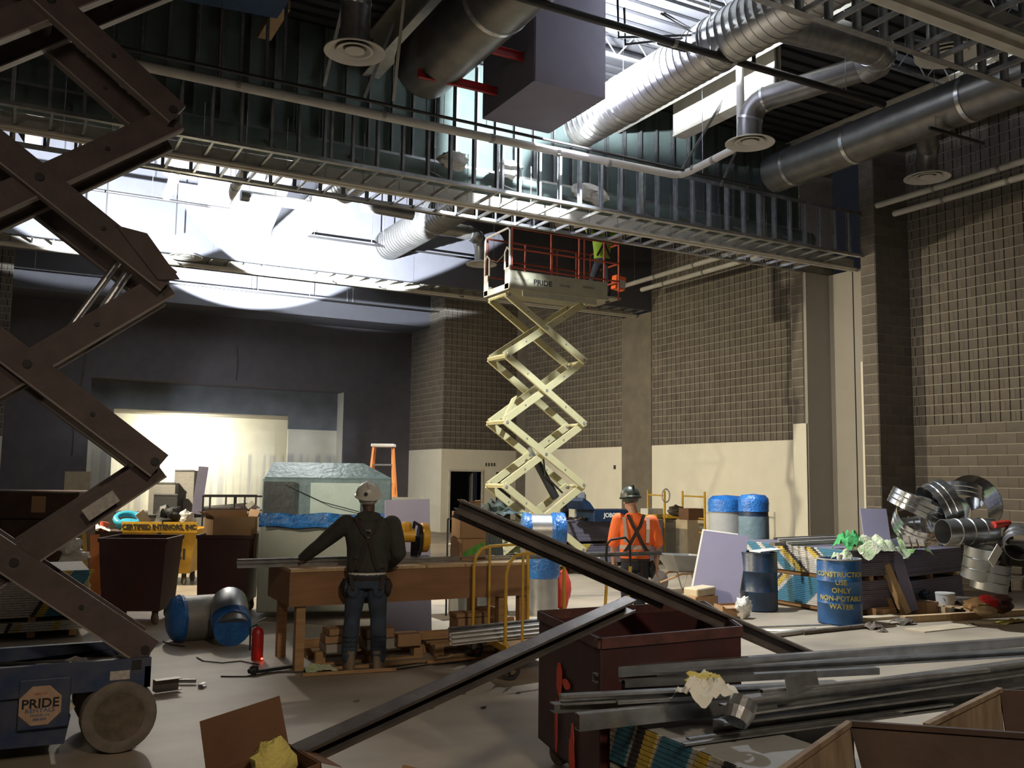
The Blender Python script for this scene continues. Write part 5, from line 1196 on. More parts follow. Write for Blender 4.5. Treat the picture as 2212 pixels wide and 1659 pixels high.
# large dark tool chest, far left
c = fl(70, 1300); t = thing('tool_chest', 'tall dark brown site tool chest with paper sheet at left edge', 'chest', c)
q0_, q1_ = fl(-60, 1300), fl(157, 1300); zt_ = 1.62
u = (q1_-q0_).normalized(); n2 = Vector((-u.y, u.x, 0))
MB().prism([q0_+Vector((0, 0, .12)), q1_+Vector((0, 0, .12)), q1_+n2*.8+Vector((0, 0, .12)), q0_+n2*.8+Vector((0, 0, .12))], (0, 0, zt_-.55)).build('chest_body', 'rust_brown', t)
MB().prism([q0_+Vector((0, 0, zt_-.42)), q1_+Vector((0, 0, zt_-.42)), q1_+n2*.8+Vector((0, 0, zt_-.42)), q0_+n2*.8+Vector((0, 0, zt_-.42))], (0, 0, .42)).build('chest_lid', 'rust_brown', t, bevel=.03)
cc = q0_.lerp(q1_, .60)-n2*.012+Vector((0, 0, zt_-.2)); MB().obox(cc, u*.10, n2*.003, Vector((0, 0, .12))).build('paper_sheet', 'cardboard', t)
for f in (.2, .85): MB().obox(q0_.lerp(q1_, f)-n2*.02+Vector((0, 0, zt_-.45)), u*.04, n2*.02, Vector((0, 0, .06))).build('latch', 'black', t)
for f in (.1, .9):
    for k in (0, .7): MB().box((q0_.lerp(q1_, f)+n2*k).x-.05, (q0_.lerp(q1_, f)+n2*k).x+.05, (q0_.lerp(q1_, f)+n2*k).y-.05, (q0_.lerp(q1_, f)+n2*k).y+.05, 0, .12).build('foot', 'black', t)
# board stack behind the blue lift base
c = fl(-60, 1392); gyp('stack of wallboard with yellow and blue end tape behind lift base', c, 0, 1.14, 1.2, [(.10, 8), (.26, 37)], 'label_white',
    [(.55, .60, 'label_black', .0075, 1), (.60, .68, 'label_yellow', .0075, 1), (.70, .90, 'label_blue', .0075, 1), (.92, .97, 'label_yellow', .0075, 1), (.30, .34, 'label_black', .006, 0), (.78, .84, 'label_yellow', .006, 0), (.40, .44, 'label_yellow', .006, 0)])
# crumpled foil sacks and levels leaning next to it
c = fl(132, 1340)+Vector((.12, .35, 0))
for i, (dx, dy, z, r) in enumerate([(0, 0, .12, .16), (.05, .05, .36, .15), (-.06, .0, .56, .15), (.02, .03, .76, .14), (-.05, 0, .92, .12)]):
    tag(MB().blob(c+Vector((dx, dy, z)), (r*1.2, r, r*.9), 30+i, .6, 12, 16).build('plastic_sack', 'poly_white', smooth=True), ['crumpled pale plastic sack at the bottom of the heap by the cart', 'second crumpled pale plastic sack up in heap by the cart', 'middle crumpled pale plastic sack in heap by the cart', 'fourth crumpled pale plastic sack up in heap by the cart', 'topmost crumpled pale plastic sack in heap by the cart'][i], 'sack')
a = fl(190, 1330); e = a+Vector((-.10, .12, 1.1)); tag(MB().bar(a+Vector((.0, 0, .01)), e, .05, .03, up=(0, 1, 0)).build('spirit_level', 'yellow_paint'), 'yellow strip leaning left against the maroon cart', 'level')
a = fl(207, 1325); e = a+Vector((-.06, .12, 1.05)); tag(MB().bar(a+Vector((0, 0, .01)), e, .12, .03, up=(0, 1, 0)).build('spirit_level', 'fiberglass'), 'orange board strip leaning on the maroon cart', 'level')
# rubbish on the yellow cart
def on_cart(px_, py_, D): return px_depth(px_, py_, D)
DY = dep(c4_[0])+.4
g = on_cart(277, 1124, DY); t = thing('tarp_bundle', 'bright blue rolled plastic bag on the yellow cart', 'bag', g)
MB().tube([g+Vector((.20*math.cos(a), .12*math.sin(a), .09*math.sin(a)+.02)) for a in [2*PI*k/16 for k in range(17)]], .055, 10).build('bag_rim', 'teal_plastic', t, smooth=True); MB().blob(g+Vector((0, 0, -.07)), (.19, .13, .10), 2, .2).build('bag_body', 'teal_plastic', t, smooth=True)
g = on_cart(365, 1122, DY); tag(MB().blob(g, (.22, .18, .20), 8, .6, 14, 18).build('rubbish_bag', 'black', smooth=True), 'black crumpled rubbish bag on the yellow cart', 'bag')
g = on_cart(403, 1120, DY); tag(MB().blob(g, (.13, .12, .14), 5, .4, 12, 16).build('plastic_bag', 'poly_white', smooth=True), 'small white plastic bag tied beside the black bag', 'bag')
g = on_cart(214, 1150, DY-.6); tag(MB().lathe([(.0, 0), (.03, 0), (.08, .3), (0, .31)], g+Vector((0, 0, -.12)), 12, (.3, 0, 1)).build('traffic_cone', 'orange_paint', smooth=True), 'orange cone shaped scrap behind the lift arm', 'cone')
g = on_cart(309, 1118, DY); tag(MB().obox(g, (.07, 0, -.09), (0, .01, 0), (.06, 0, .05)).build('paper_sheet', 'paper'), 'stiff pale paper sheet beside the blue bag', 'paper')
g = on_cart(200, 1140, DY-.6); tag(MB().cloth(g+Vector((0, 0, -.05)), .25, .2, .12, 21).build('paper_wad', 'paper', smooth=True), 'loose white papers heaped left of the yellow cart', 'paper')
tag(MB().box(g.x-.35, g.x+.45, g.y-.1, g.y+.6, 0, g.z-.06).build('crate', 'rust_brown'), 'dark crate under loose papers left of the yellow cart', 'crate')
P = (HC.location.x, HC.location.y, .62); carton('torn cardboard box sticking out of the maroon cart', P, .05, .60, .5, .70, 'cardboard', [('o', .5, .12), ('e', 1.1, .1), ('s', 1.2, .08)], True)
# ---- far left table, duct offcuts and black rack near the stage
D_ = 18.5
a, e = px_depth(250, 1112, D_+1.0), px_depth(335, 1112, D_+1.0)
t = thing('folding_table', 'white topped table in front of the stage opening', 'table', (a.x, a.y, 0)); MB().box(a.x, a.x+2.6, a.y, a.y+.8, a.z, a.z+.05).build('table_top', 'paper', t)
for dx in (.1, 2.4):
    for dy in (.05, .7): MB().box(a.x+dx, a.x+dx+.05, a.y+dy, a.y+dy+.05, 0, a.z).build('leg', 'galv_dark', t)
def duct_box(px0, px1, py0, py1, D, lb, m='grey_metal', dp=.35, open_top=True):
    a, e = px_depth(px0, py1, D), px_depth(px1, py1, D); top = px_depth(px0, py0, D).z; u = (e-a); u.z = 0; L = u.length; u.normalize(); n = Vector((-u.y, u.x, 0)); z0 = a.z
    t = thing('rectangular_duct', lb, 'duct', (a.x, a.y, z0)); b = MB()
    for P, q in ((a, u*L), (a+n*dp, u*L), (a, n*dp), (a+u*L, n*dp)):
        P = Vector((P.x, P.y, z0)); nn = Vector((-q.y, q.x, 0)).normalized()*.008; b.prism([P, P+q, P+q+Vector((0, 0, top-z0)), P+Vector((0, 0, top-z0))], nn)
    b.build('sleeve', m, t); 
    P = Vector((a.x, a.y, top)); MB().bar(P, P+u*L, .03, .03).build('flange', 'galv_dark', t)
    return t
tb = thing('work_platform', 'low dark platform carrying duct pieces before the stage', 'platform', fl(370, 1220)); pp = px_depth(318, 1112, D_); zpl = pp.z
MB().box(pp.x-.2, pp.x+3.4, pp.y-.25, pp.y+.7, zpl-.05, zpl-.001).build('deck', 'black', tb)
for dx in (-.1, 1.6, 3.3): MB().box(pp.x+dx, pp.x+dx+.05, pp.y, pp.y+.05, 0, zpl-.05).build('leg', 'black', tb)
duct_box(320, 376, 1043, 1112, D_, 'shorter open grey rectangular duct piece before the stage'); duct_box(374, 416, 1016, 1112, D_+.2, 'taller grey rectangular duct piece before the stage')
duct_box(331, 382, 1068, 1111, D_-.2, 'small dark metal cabinet in front of the duct pieces', 'black', .3)
a = px_depth(424, 1110, D_+.1); e = px_depth(440, 1008, D_+.1); tag(MB().bar(a, e, .19, .012, up=(0, 1, 0)).build('board_strip', 'purple_board'), 'narrow purple board leaning upright before the stage', 'board')
a, e = px_depth(437, 1072, 18.1), px_depth(560, 1072, 18.1); f0 = px_depth(437, 1128, 18.1)
t = thing('pipe_rack', 'black steel rack frame left of the plastic wrapped unit', 'rack', (a.x, a.y, 0))
for dy in (0, .8):
    for z in (a.z, a.z-.28): MB().bar((a.x, a.y+dy, z), (a.x+1.25, a.y+dy, z), .035, .035).build('rail', 'black', t)
    for dx in (.02, .15, .62, .82, 1.23): MB().bar((a.x+dx, a.y+dy, 0 if dx in (.02, .62, 1.23) else a.z-.28), (a.x+dx, a.y+dy, a.z), .03, .03, up=(0, 1, 0)).build('post', 'black', t)
for i in range(5): p = Vector((a.x+.1, a.y+.1+i*.13, a.z-.23)); tag(MB().chan(p, p+Vector((1.05, .02, .02*i)), .04, .03, t=.003).build('steel_track', 'galv'), 'galvanised track lying on the black rack, %s from the front' % ['first', 'second', 'third', 'fourth', 'fifth'][i], 'track', 'tracks on the black rack')
p = px_depth(540, 1090, 18.0); tag(MB().obox(p, (.06, 0, .05), (0, .004, 0), (-.03, 0, .04)).build('paper_tag', 'paper'), 'small pale tag on the black rack', 'tag')
a, e = px_depth(135, 1110, 27), px_depth(185, 1110, 27); tag(MB().box(a.x, e.x+.1, a.y, a.y+.05, 0, px_depth(135, 1018, 27).z).build('board_sheet', 'plywood_pale'), 'pale tall board standing left of the stage opening', 'board')
for i, (x0, y0, x1, y1) in enumerate([(186, 765, 170, 858), (158, 905, 156, 985), (512, 750, 510, 822)]):
    a, e = at(x0, y0, Y=32.36), at(x1, y1, Y=32.36); tag(MB().tube([a, a.lerp(e, .5)+Vector((.03, 0, 0)), e], .022 if i == 0 else .012, 5).build('cable', 'rust_lift'), ['pale cable loop hanging left of the stage opening', 'thin cord hanging low left of the stage opening', 'thin cord hanging above the stage opening'][i], 'cable')
# ---- big unit under plastic film
UD = 12.2
a, e = px_depth(556, 1240, UD), px_depth(845, 1235, UD+.3); a.z = e.z = 0
u = (e-a); u.z = 0; UL = u.length; u.normalize(); n = Vector((-u.y, u.x, 0)); 
def U(x, y, z): return a+u*x+n*y+Vector((0, 0, z))
zt_ = px_depth(560, 1030, UD).z; zm = px_depth(560, 1122, UD).z; zc = px_depth(600, 1001, UD+.5).z
t = thing('air_handler', 'large boxy unit wrapped in blue tinted plastic film', 'unit', (a.x, a.y, 0))
MB().obox(U(UL/2, .75, (zm+.1)/2), u*UL/2, n*.75, Vector((0, 0, (zm-.1)/2))).build('lower_casing', mat('casing_beige', (.25, .27, .24), .7, var=.15, scale=3), t, bevel=.02)
MB().obox(U(UL/2, .75, (zm+zt_)/2), u*(UL/2-.02), n*.72, Vector((0, 0, (zt_-zm)/2))).build('upper_casing', 'poly_film', t, bevel=.02)
MB().prism([U(.06, .08, zt_), U(UL-.28, .08, zt_), U(UL-.5, .5, zc), U(.14, .5, zc)], n*.8).build('sloped_cap', 'grey_board', t)
MB().prism([U(.05, .03, zt_-.01), U(UL-.02, .03, zt_-.01), U(UL-.4, .46, zc+.01), U(.12, .46, zc+.01)], n*.01+Vector((0, 0, .01))).build('film_cover', 'poly_film', t)
MB().obox(U(.24, -.0, (zm+zt_)/2-.01), u*.20, n*.012, Vector((0, 0, (zt_-zm)/2-.05))).build('dark_opening', 'black', t)
p, q = px_depth(668, 1040, UD), px_depth(765, 1118, UD)
MB().obox(U(UL*.56, -.0, (zm+zt_)/2), u*.33, n*.012, Vector((0, 0, (zt_-zm)/2-.07))).build('pale_panel', mat('panel_pale', (.40, .50, .50), .6, var=.1), t)
b = MB(); N_ = 18
vs = []; 
for j in range(N_+1):
    for i in range(N_*2+1):
        x = .02+(UL-.04)*i/(N_*2); z = zm-.05+(zt_+.02-zm)*j/N_
        vs.append(U(x, -.045-.03*abs(mnoise.noise(Vector((x*5, z*7, 1))))-.03*abs(mnoise.noise(Vector((x*2+z*3, 0, 4)))), z))
b.add(vs, [(j*(2*N_+1)+i, j*(2*N_+1)+i+1, (j+1)*(2*N_+1)+i+1, (j+1)*(2*N_+1)+i) for j in range(N_) for i in range(2*N_)]); b.build('plastic_film', 'poly_clear', t, smooth=True)
b = MB(); vs = []
for j in range(7):
    for i in range(41):
        x = UL*i/40; z = zm-.10+.18*j/6; vs.append(U(x, -.055-.03*abs(mnoise.noise(Vector((x*6, z*14, 7)))), z+.03*mnoise.noise(Vector((x*3, 0, j)))))
b.add(vs, [(j*41+i, j*41+i+1, (j+1)*41+i+1, (j+1)*41+i) for j in range(6) for i in range(40)]); b.build('blue_film_band', 'blue_wrap', t, smooth=True)
MB().tube([U(.32, -.08, zt_-.1), U(.8, -.1, zt_-.32), U(1.3, -.08, zt_-.45)], .006, 5).build('cord', 'black', t)
# step ladder
LD = 15.3; a_, e_ = px_depth(805, 965, LD), px_depth(852, 965, LD); top = (a_+e_)/2; zt = top.z
u = (e_-a_).normalized(); u.z = 0; u.normalize(); n = Vector((-u.y, u.x, 0)); b0 = Vector((top.x, top.y, 0))
t = thing('step_ladder', 'orange fibreglass step ladder standing behind the wrapped unit', 'ladder', b0)
for s in (-1, 1):
    MB().bar(b0+u*s*.30-n*.45, b0+u*s*.15+Vector((0, 0, zt)), .035, .08).build('rail', 'fiberglass', t)
    MB().bar(b0+u*s*.30+n*.45, b0+u*s*.15+n*.06+Vector((0, 0, zt)), .03, .05).build('rear_rail', 'fiberglass', t)
for k in range(1, 8):
    f = k/8; h_ = zt*f; wv = .30-.15*f; MB().bar(b0-u*wv-n*.45*(1-f)+Vector((0, 0, h_)), b0+u*wv-n*.45*(1-f)+Vector((0, 0, h_)), .08, .025).build('step', 'galv', t)
    if k in (3, 6): MB().bar(b0-u*wv+n*.45*(1-f)+Vector((0, 0, h_)), b0+u*wv+n*.45*(1-f)+Vector((0, 0, h_)), .03, .02).build('brace', 'galv', t)
MB().obox(b0+Vector((0, 0, zt+.02)), u*.19, n*.13, Vector((0, 0, .025))).build('top_cap', 'white_metal', t, bevel=.01)
for i, x in enumerate((-.08, .02, .1)): MB().obox(b0+u*x+Vector((0, 0, zt+.047)), u*.025, n*.07, Vector((0, 0, .002))).build('cap_slot', 'black', t)
# purple sheet standing behind the bench
a_, e_ = px_depth(838, 1215, 11.2), px_depth(936, 1215, 11.2); a_.z = e_.z = 0; z1, z2 = px_depth(838, 1081, 11.2).z, px_depth(936, 1079, 11.2).z
tag(MB().prism([a_, e_, e_+Vector((0, .15, z2)), a_+Vector((0, .15, z1))], (.0, .014, 0)).build('board_sheet', 'purple_board'), 'purple wallboard sheet standing upright behind the yellow saw', 'board')
a_, e_ = px_depth(850, 1215, 12.0), px_depth(905, 1215, 12.0); a_.z = e_.z = 0; tag(MB().prism([a_, e_, e_+Vector((0, .1, 1.63)), a_+Vector((0, .1, 1.63))], (0, .014, 0)).build('board_sheet', 'grey_board'), 'second board edge just behind the standing purple sheet', 'board')
# ---- junk right of the boxes: desk, tilted panel, papers
a_ = px_depth(1003, 1235, 12.5); e_ = px_depth(1060, 1180, 12.5)
t = thing('cabinet', 'grey low cabinet with papers right of the green marked box', 'cabinet', (a_.x, a_.y, 0)); w_ = .42
MB().box(a_.x, a_.x+w_, a_.y, a_.y+.5, 0, e_.z-.02).build('cabinet_body', 'grey_metal', t, bevel=.005); MB().box(a_.x-.02, a_.x+w_+.02, a_.y-.02, a_.y+.52, e_.z-.02, e_.z).build('cabinet_top', 'steel_white', t)
for i in range(4): MB_ = MB().obox((a_.x+.2, a_.y+.2, e_.z+.02+i*.05), (.17, .02*(i % 2), 0), (0, .15, 0), (0, 0, .018)); tag(MB_.build('book_pile', 'paper' if i % 2 == 0 else 'green_pale'), ['lowest', 'second', 'third', 'topmost'][i]+' bundle of papers on the grey cabinet', 'papers')
a_, e_ = px_depth(1078, 1235, 12.3), px_depth(1060, 1140, 12.3); tag(MB().bar(Vector((a_.x, a_.y, .02)), e_, .30, .03, up=(0, 1, 0)).build('tilted_panel', 'tarp_dark'), 'dark greenish panel leaning beside the grey cabinet', 'panel')
a_ = px_depth(1012, 1160, 13.0); tag(MB().blob((a_.x, a_.y, a_.z-.1), (.10, .1, .22), 14, .4).build('jacket', 'black', smooth=True), 'dark jacket hanging behind the cardboard box stack', 'jacket')
MB_ = MB().bar((a_.x-.3, a_.y+.05, 1.32), (a_.x+.5, a_.y+.05, 1.32), .02, .02).bar((a_.x-.3, a_.y+.05, 0), (a_.x-.3, a_.y+.05, 1.32), .02, .02).bar((a_.x+.5, a_.y+.05, 0), (a_.x+.5, a_.y+.05, 1.32), .02, .02); tag(MB_.build('clothes_rail', 'black'), 'thin black rail frame carrying the dark jacket', 'rail')
# ---- capped round duct standing on the floor, wrapped in blue film
c = fl(1172, 1326)
t = thing('standing_duct', 'round steel duct tee wrapped in shiny blue film standing on floor', 'duct', c)
r_ = .215; z1 = 1.18
MB().lathe([(r_, 0), (r_, .62), (r_+.006, .625), (r_, .63), (r_, z1)], c, 28).build('riser', 'duct', t, smooth=True)
MB().lathe([(r_+.004, .50), (r_+.03, .55), (r_+.02, .64), (r_+.03, .74), (r_+.015, .85), (r_+.01, .95)], c, 28).build('blue_film', 'blue_wrap', t, smooth=True)
hu = Vector((.88, -.38, 0)).normalized(); hc_ = c+Vector((0, 0, z1-.02))
MB().cyl(hc_-hu*.28, hc_+hu*.30, .235, 28).build('cross_duct', 'duct', t, smooth=True)
MB().lathe([(.238, -.02), (.262, .03), (.25, .08), (.262, .14), (.25, .18)], hc_+hu*.12, 28, hu).build('blue_film', 'blue_wrap', t, smooth=True)
MB().lathe([(.0, -.01), (.20, -.01), (.25, .01), (.25, .07), (.238, .12)], hc_-hu*.30, 28, hu).build('blue_film', 'blue_wrap', t, smooth=True)
MB().lathe([(.0, .015), (.22, .012), (.242, .0)], hc_+hu*.30, 28, hu).build('end_cap', mat('film_purple', (.20, .085, .15), .4, var=.4, scale=9, bump=.5), t, smooth=True)
tag(MB().blob(c+Vector((.42, .15, .30)), (.12, .10, .30), 4, .2).build('safety_bag', 'red_plastic', smooth=True), 'orange red bag standing behind the blue wrapped duct', 'bag')
# ---- wrapped ducts lying on the floor at the left of the bench
c = fl(425, 1392); c = c+Vector((0, .25, 0))
t = thing('duct_elbow', 'dark round duct piece with blue film end lying left of bench', 'duct', c)
hu = Vector((.95, .1, 0)).normalized(); MB().cyl(c+Vector((0, 0, .26))-hu*.18, c+Vector((0, 0, .26))+hu*.26, .25, 28).build('duct_shell', 'grey_metal', t, smooth=True)
MB().lathe([(0, -.10), (.16, -.09), (.23, -.05), (.27, .02), (.262, .06)], c+Vector((0, 0, .26))-hu*.19, 24, hu).build('blue_film', 'blue_wrap', t, smooth=True)
c2 = fl(505, 1400)+Vector((.0, .3, 0)); t = thing('duct_elbow', 'grey elbow duct with blue wrapped lower end beside the bench', 'duct', c2)
MB().tube([c2+Vector((.0, -.12, .20)), c2+Vector((0, -.05, .30)), c2+Vector((.02, .08, .38)), c2+Vector((.05, .25, .40))], .205, 24).build('duct_shell', 'duct', t, smooth=True)
MB().tube([c2+Vector((0, -.20, .20)), c2+Vector((0, -.13, .212)), c2+Vector((.0, -.04, .31))], [.205, .218, .216], 24).build('blue_film', 'blue_wrap', t, smooth=True)
for i, pts in enumerate([[(425, 1420), (440, 1428), (480, 1432), (520, 1428), (560, 1436)], [(352, 1385), (370, 1393), (400, 1396)], [(380, 1290), (372, 1310), (375, 1330)]]):
    tag(MB().tube([at(x, y, Z=.008) for x, y in pts], .006, 5).build('cable', 'black'), ['thin black cable on floor left of the extinguisher', 'thin wire on floor in front of the wrapped ducts', 'thin dark cord on floor beside the maroon cart'][i], 'cable')
a, e = at(330, 1480, Z=.07), at(386, 1473, Z=.07); tag(MB().chan(a, e, .09, .10, t=.006).build('steel_offcut', 'beam_dark'), 'rusty channel offcut on floor right of the lift base', 'offcut')
a, e = at(386, 1470, Z=.03), at(424, 1470, Z=.03); tag(MB().chan(a, e, .03, .03).build('steel_offcut', 'galv'), 'thin bright strip offcut on floor right of lift base', 'offcut')
a, e = at(428, 1482, Z=.02), at(438, 1477, Z=.02); tag(MB().chan(a, e, .04, .03).build('steel_offcut', 'galv'), 'tiny bright channel offcut alone on the floor', 'offcut')
a, e = at(545, 1452, Z=.03), at(640, 1438, Z=.03); tag(MB().bar(a, e, .04, .03).build('steel_offcut', 'black'), 'dark flat bar on floor at the bench left leg', 'offcut')
tag(MB().blob(at(548, 1448, Z=.04), (.05, .04, .04), 2, .4).build('clamp', 'black', smooth=True), 'small black clamp on floor left of bench leg', 'clamp')
# ---- board pile and gear behind the cream lift
a_, e_ = px_depth(1190, 1200, 19.6), px_depth(1335, 1130, 19.6)
zz = e_.z; n_b = int((zz-.55)/.0135)
gyp('tall purple wallboard stack behind the cream lift base', (a_.x, a_.y, 0), -.02, 2.9, 1.2, [(.1, 30), (.56, n_b)], 'purple_dark', [(.4, .7, 'label_yellow', .01, 0)])
c = px_depth(1320, 1128, 19.8); t = thing('job_box', 'open blue black site box with white lettering beside hi-vis worker', 'chest', (c.x, c.y, zz+.01))
MB().obox((c.x+.15, c.y+.4, zz+.14), (.55, 0, 0), (0, .35, 0), (0, 0, .13)).build('box_body', 'drum_dark', t, bevel=.02)
MB().prism([(c.x-.62, c.y+.05, zz+.27), (c.x-.38, c.y+.05, zz+.27), (c.x-.5, c.y+.05, zz+.42), (c.x-.66, c.y+.05, zz+.52), (c.x-.7, c.y+.05, zz+.45)], (0, .7, 0)).build('lid', 'drum_dark', t)
lettering('JOBOX', .13, 'paper', t, Vector((c.x+.05, c.y+.04, zz+.15))-OFF[t.name], (PI/2, 0, 0), .003, bold=.004)
for i in range(6):
    p = px_depth(1232+i*11, 1122, 19.9); MB_ = MB().tube([p+Vector((random.uniform(-.1, .1), random.uniform(-.1, .1), .05*random.random())) for _ in range(6)], .022, 6); tag(MB_.build('hose_coil', 'black' if i % 2 else 'rust_brown', smooth=True), 'tangled dark hose on the purple stack, %s from left' % ['first', 'second', 'third', 'fourth', 'fifth', 'sixth'][i], 'hose', 'tangled hoses on the purple stack')
a_, e_ = px_depth(1242, 1120, 20.6), px_depth(1276, 1063, 20.6); t = thing('sign_board', 'grey round cornered board standing behind the cream lift', 'board', (a_.x, a_.y, zz)); w_ = e_.x-a_.x
tag(t, t['label'], 'board'); MB().box(a_.x, e_.x, a_.y, a_.y+.04, zz, e_.z).build('board_face', 'grey_board', t, bevel=.018); MB().box(e_.x-.005, e_.x+.015, a_.y, a_.y+.05, zz, e_.z-.05).build('board_edge', 'black', t)
a_ = px_depth(1222, 1120, 20.6); tag(MB().box(a_.x-.08, a_.x+.08, a_.y, a_.y+.1, zz, px_depth(1222, 1083, 20.6).z).build('post_block', 'black'), 'dark upright block left of the round cornered board', 'block')
a_ = px_depth(1075, 1125, 18.9); t = thing('material_pile', 'heap covered with dark green tarp left of the cream lift', 'pile', (a_.x, a_.y, 0))
MB().box(a_.x-.5, a_.x+.55, a_.y, a_.y+.8, 0, a_.z).build('crate', 'green_pale', t); MB().cloth((a_.x+.1, a_.y+.3, a_.z), .5, .4, .42, 17, 16, 16).build('tarp', 'tarp_dark', t, smooth=True)
for i, (dx, dz) in enumerate([(-.12, .3), (-.02, .42), (.06, .28)]): tag(MB().tube([(a_.x-.35+dx*.3, a_.y+.1, a_.z), (a_.x-.35+dx, a_.y+.1, a_.z+dz)], .012, 5).build('rod', 'galv_dark'), ['left', 'middle', 'right'][i]+' thin rod sticking up from the tarp covered heap', 'rod')
g = px_depth(1102, 1108, 18.6); tag(MB().cloth(g-Vector((0, 0, .05)), .3, .2, .12, 27).build('plastic_sheet', 'poly_film', smooth=True), 'pale blue plastic sheet on the heap beside the lift', 'sheet')
# ---- scaffold by the white wall
SD = 22.3
t = thing('scaffold', 'yellow rolling scaffold with platform against the white wall', 'scaffold', (px_depth(1460, 1200, SD).x, px_depth(1460, 1200, SD).y, 0))
P4 = [px_depth(x, 1200, d_) for x, d_ in ((1400, 23.3), (1436, 22.2), (1475, 22.2), (1523, 21.2))]
zts = px_depth(1436, 1060, 22.2).z
for p in P4: MB().cyl((p.x, p.y, .12), (p.x, p.y, zts), .026, 8).build('upright', 'yellow_paint', t, smooth=True); MB().lathe([(0, -.02), (.06, -.02), (.06, .02), (0, .02)], (p.x, p.y, .06), 14, (1, 0, 0)).build('caster', 'black', t)
for i, j in ((0, 1), (2, 3)):
    for z in (zts-.12, zts-.62, .7, .3): MB().cyl((P4[i].x, P4[i].y, z), (P4[j].x, P4[j].y, z), .018, 8).build('rung', 'yellow_paint', t)
zp_ = px_depth(1436, 1112, 22.2).z
MB().prism([(P4[0].x-.2, P4[0].y, zp_), (P4[1].x, P4[1].y-.1, zp_), (P4[2].x, P4[2].y-.1, zp_), (P4[2].x, P4[2].y+.5, zp_), (P4[0].x, P4[0].y+.5, zp_)], (0, 0, -.08)).build('platform', 'yellow_paint', t)
MB().bar((P4[2].x, P4[2].y, zp_-.25), (P4[3].x, P4[3].y, zp_-.25), .04, .05).build('brace', 'grey_metal', t)
for z in (.95,): MB().bar((P4[0].x, P4[0].y, z), (P4[3].x, P4[3].y, z), .03, .07).build('side_rail', 'plywood_pale', t)
g = Vector((P4[1].x, P4[1].y-.05, zts-.12)); tag(MB().tube([g+Vector((.12*math.cos(a), 0, .16*math.sin(a))) for a in [2*PI*k/14 for k in range(15)]], .018, 6).build('rope_coil', 'paper', smooth=True), 'pale rope coil hanging on the scaffold post', 'rope')
g = px_depth(1418, 1103, 22.3); tag(MB().box(g.x-.25, g.x+.2, g.y, g.y+.3, zp_+.001, zp_+.14).build('supply_box', 'paper'), 'small white box on the scaffold platform', 'box')
g = px_depth(1460, 1105, 22.2); tag(MB().blob((g.x, g.y, zp_+.1), (.2, .16, .12), 5, .5).build('rope_heap', 'debris', smooth=True), 'dark heap of rope on the scaffold platform', 'rope')
g = px_depth(1502, 1112, 21.5); t = thing('cardboard_box', 'brown cardboard box on small stand at the scaffold right end', 'box', (g.x, g.y, 0)); MB().box(g.x-.2, g.x+.25, g.y, g.y+.35, g.z-.12, g.z+.14).build('carton_body', 'cardboard_dark', t); MB().box(g.x-.25, g.x+.3, g.y-.02, g.y+.4, 0, g.z-.12).build('stand', 'plywood_pale', t)
a_ = px_depth(1450, 1208, 21.9); tag(MB().box(a_.x-.75, a_.x+.75, a_.y+.3, a_.y+1.0, 0, .92).build('storage_bin', 'grey_metal', bevel=.04), 'grey low bin standing behind the scaffold legs', 'bin')
a_ = px_depth(1424, 1165, 23.5)
# ---- wheelbarrow
c = fl(1468, 1280); t = thing('wheelbarrow', 'dirty grey wheelbarrow standing left of the leaning purple sheet', 'wheelbarrow', c)
b = MB(); rim_ = [(-.32, -.25, .66), (.45, -.30, .62), (.45, .30, .62), (-.32, .25, .66)]; bt = [(-.12, -.14, .36), (.28, -.18, .34), (.28, .18, .34), (-.12, .14, .36)]
b.add([Vector(p)+c for p in rim_+bt], [(0, 1, 5, 4), (1, 2, 6, 5), (2, 3, 7, 6), (3, 0, 4, 7), (7, 6, 5, 4)]); o = b.build('tray', 'grey_metal', t); so = o.modifiers.new('so', 'SOLIDIFY'); so.thickness = .01
for s in (-1, 1):
    MB().tube([c+Vector((-.45, s*.05, .19)), c+Vector((-.1, s*.18, .33)), c+Vector((.35, s*.2, .33)), c+Vector((.85, s*.27, .56))], .018, 8).build('handle', 'lumber', t, smooth=True)
    MB().tube([c+Vector((.10, s*.19, .32)), c+Vector((.22, s*.20, .0)), c+Vector((.34, s*.2, .32))], .013, 8).build('leg', 'grey_metal', t, smooth=True)
MB().lathe([(0, -.04), (.12, -.04), (.19, -.03), (.20, 0), (.19, .03), (.12, .04), (0, .04)], c+Vector((-.45, 0, .20)), 22, (0, 1, 0)).build('wheel', 'rubber', t, smooth=True)
# ---- leaning purple sheet, foam blocks and bag
A_, B_ = px_depth(1488, 1322, 13.7), px_depth(1592, 1330, 13.55); A_.z = B_.z = .005; tl, tr = px_depth(1520, 1146, 13.95), px_depth(1617, 1158, 13.8)
tag(MB().prism([A_, B_, tr, tl], (.012, .012, 0)).build('board_sheet', 'purple_board'), 'square purple board leaning on the dark blue drum', 'board')
MB_ = MB().prism([tl+Vector((0, .03, .02)), tl.lerp(tr, .8)+Vector((0, .03, .015)), B_.lerp(A_, .2)+Vector((0, .045, 0)), A_+Vector((0, .045, 0))], (.01, .01, 0)); tag(MB_.build('board_sheet', 'paper'), 'pale board edge behind the leaning purple board', 'board')
a_ = fl(1512, 1322); tag(MB().obox(a_+Vector((0, 0, .30)), (.20, .03, .01), (-.02, .13, 0), (0, 0, .06)).build('foam_block', 'plywood_pale', bevel=.02), 'pale yellowish foam block on cardboard below the leaning board', 'block')
carton('flat torn cardboard box on the floor below the foam block', a_+Vector((.0, .0, 0)), .1, .45, .28, .235, 'cardboard'); carton('crushed brown cardboard box on floor left of white bag', fl(1575, 1332), -.2, .34, .25, .17, 'cardboard', [('n', -.3, .1)], True)
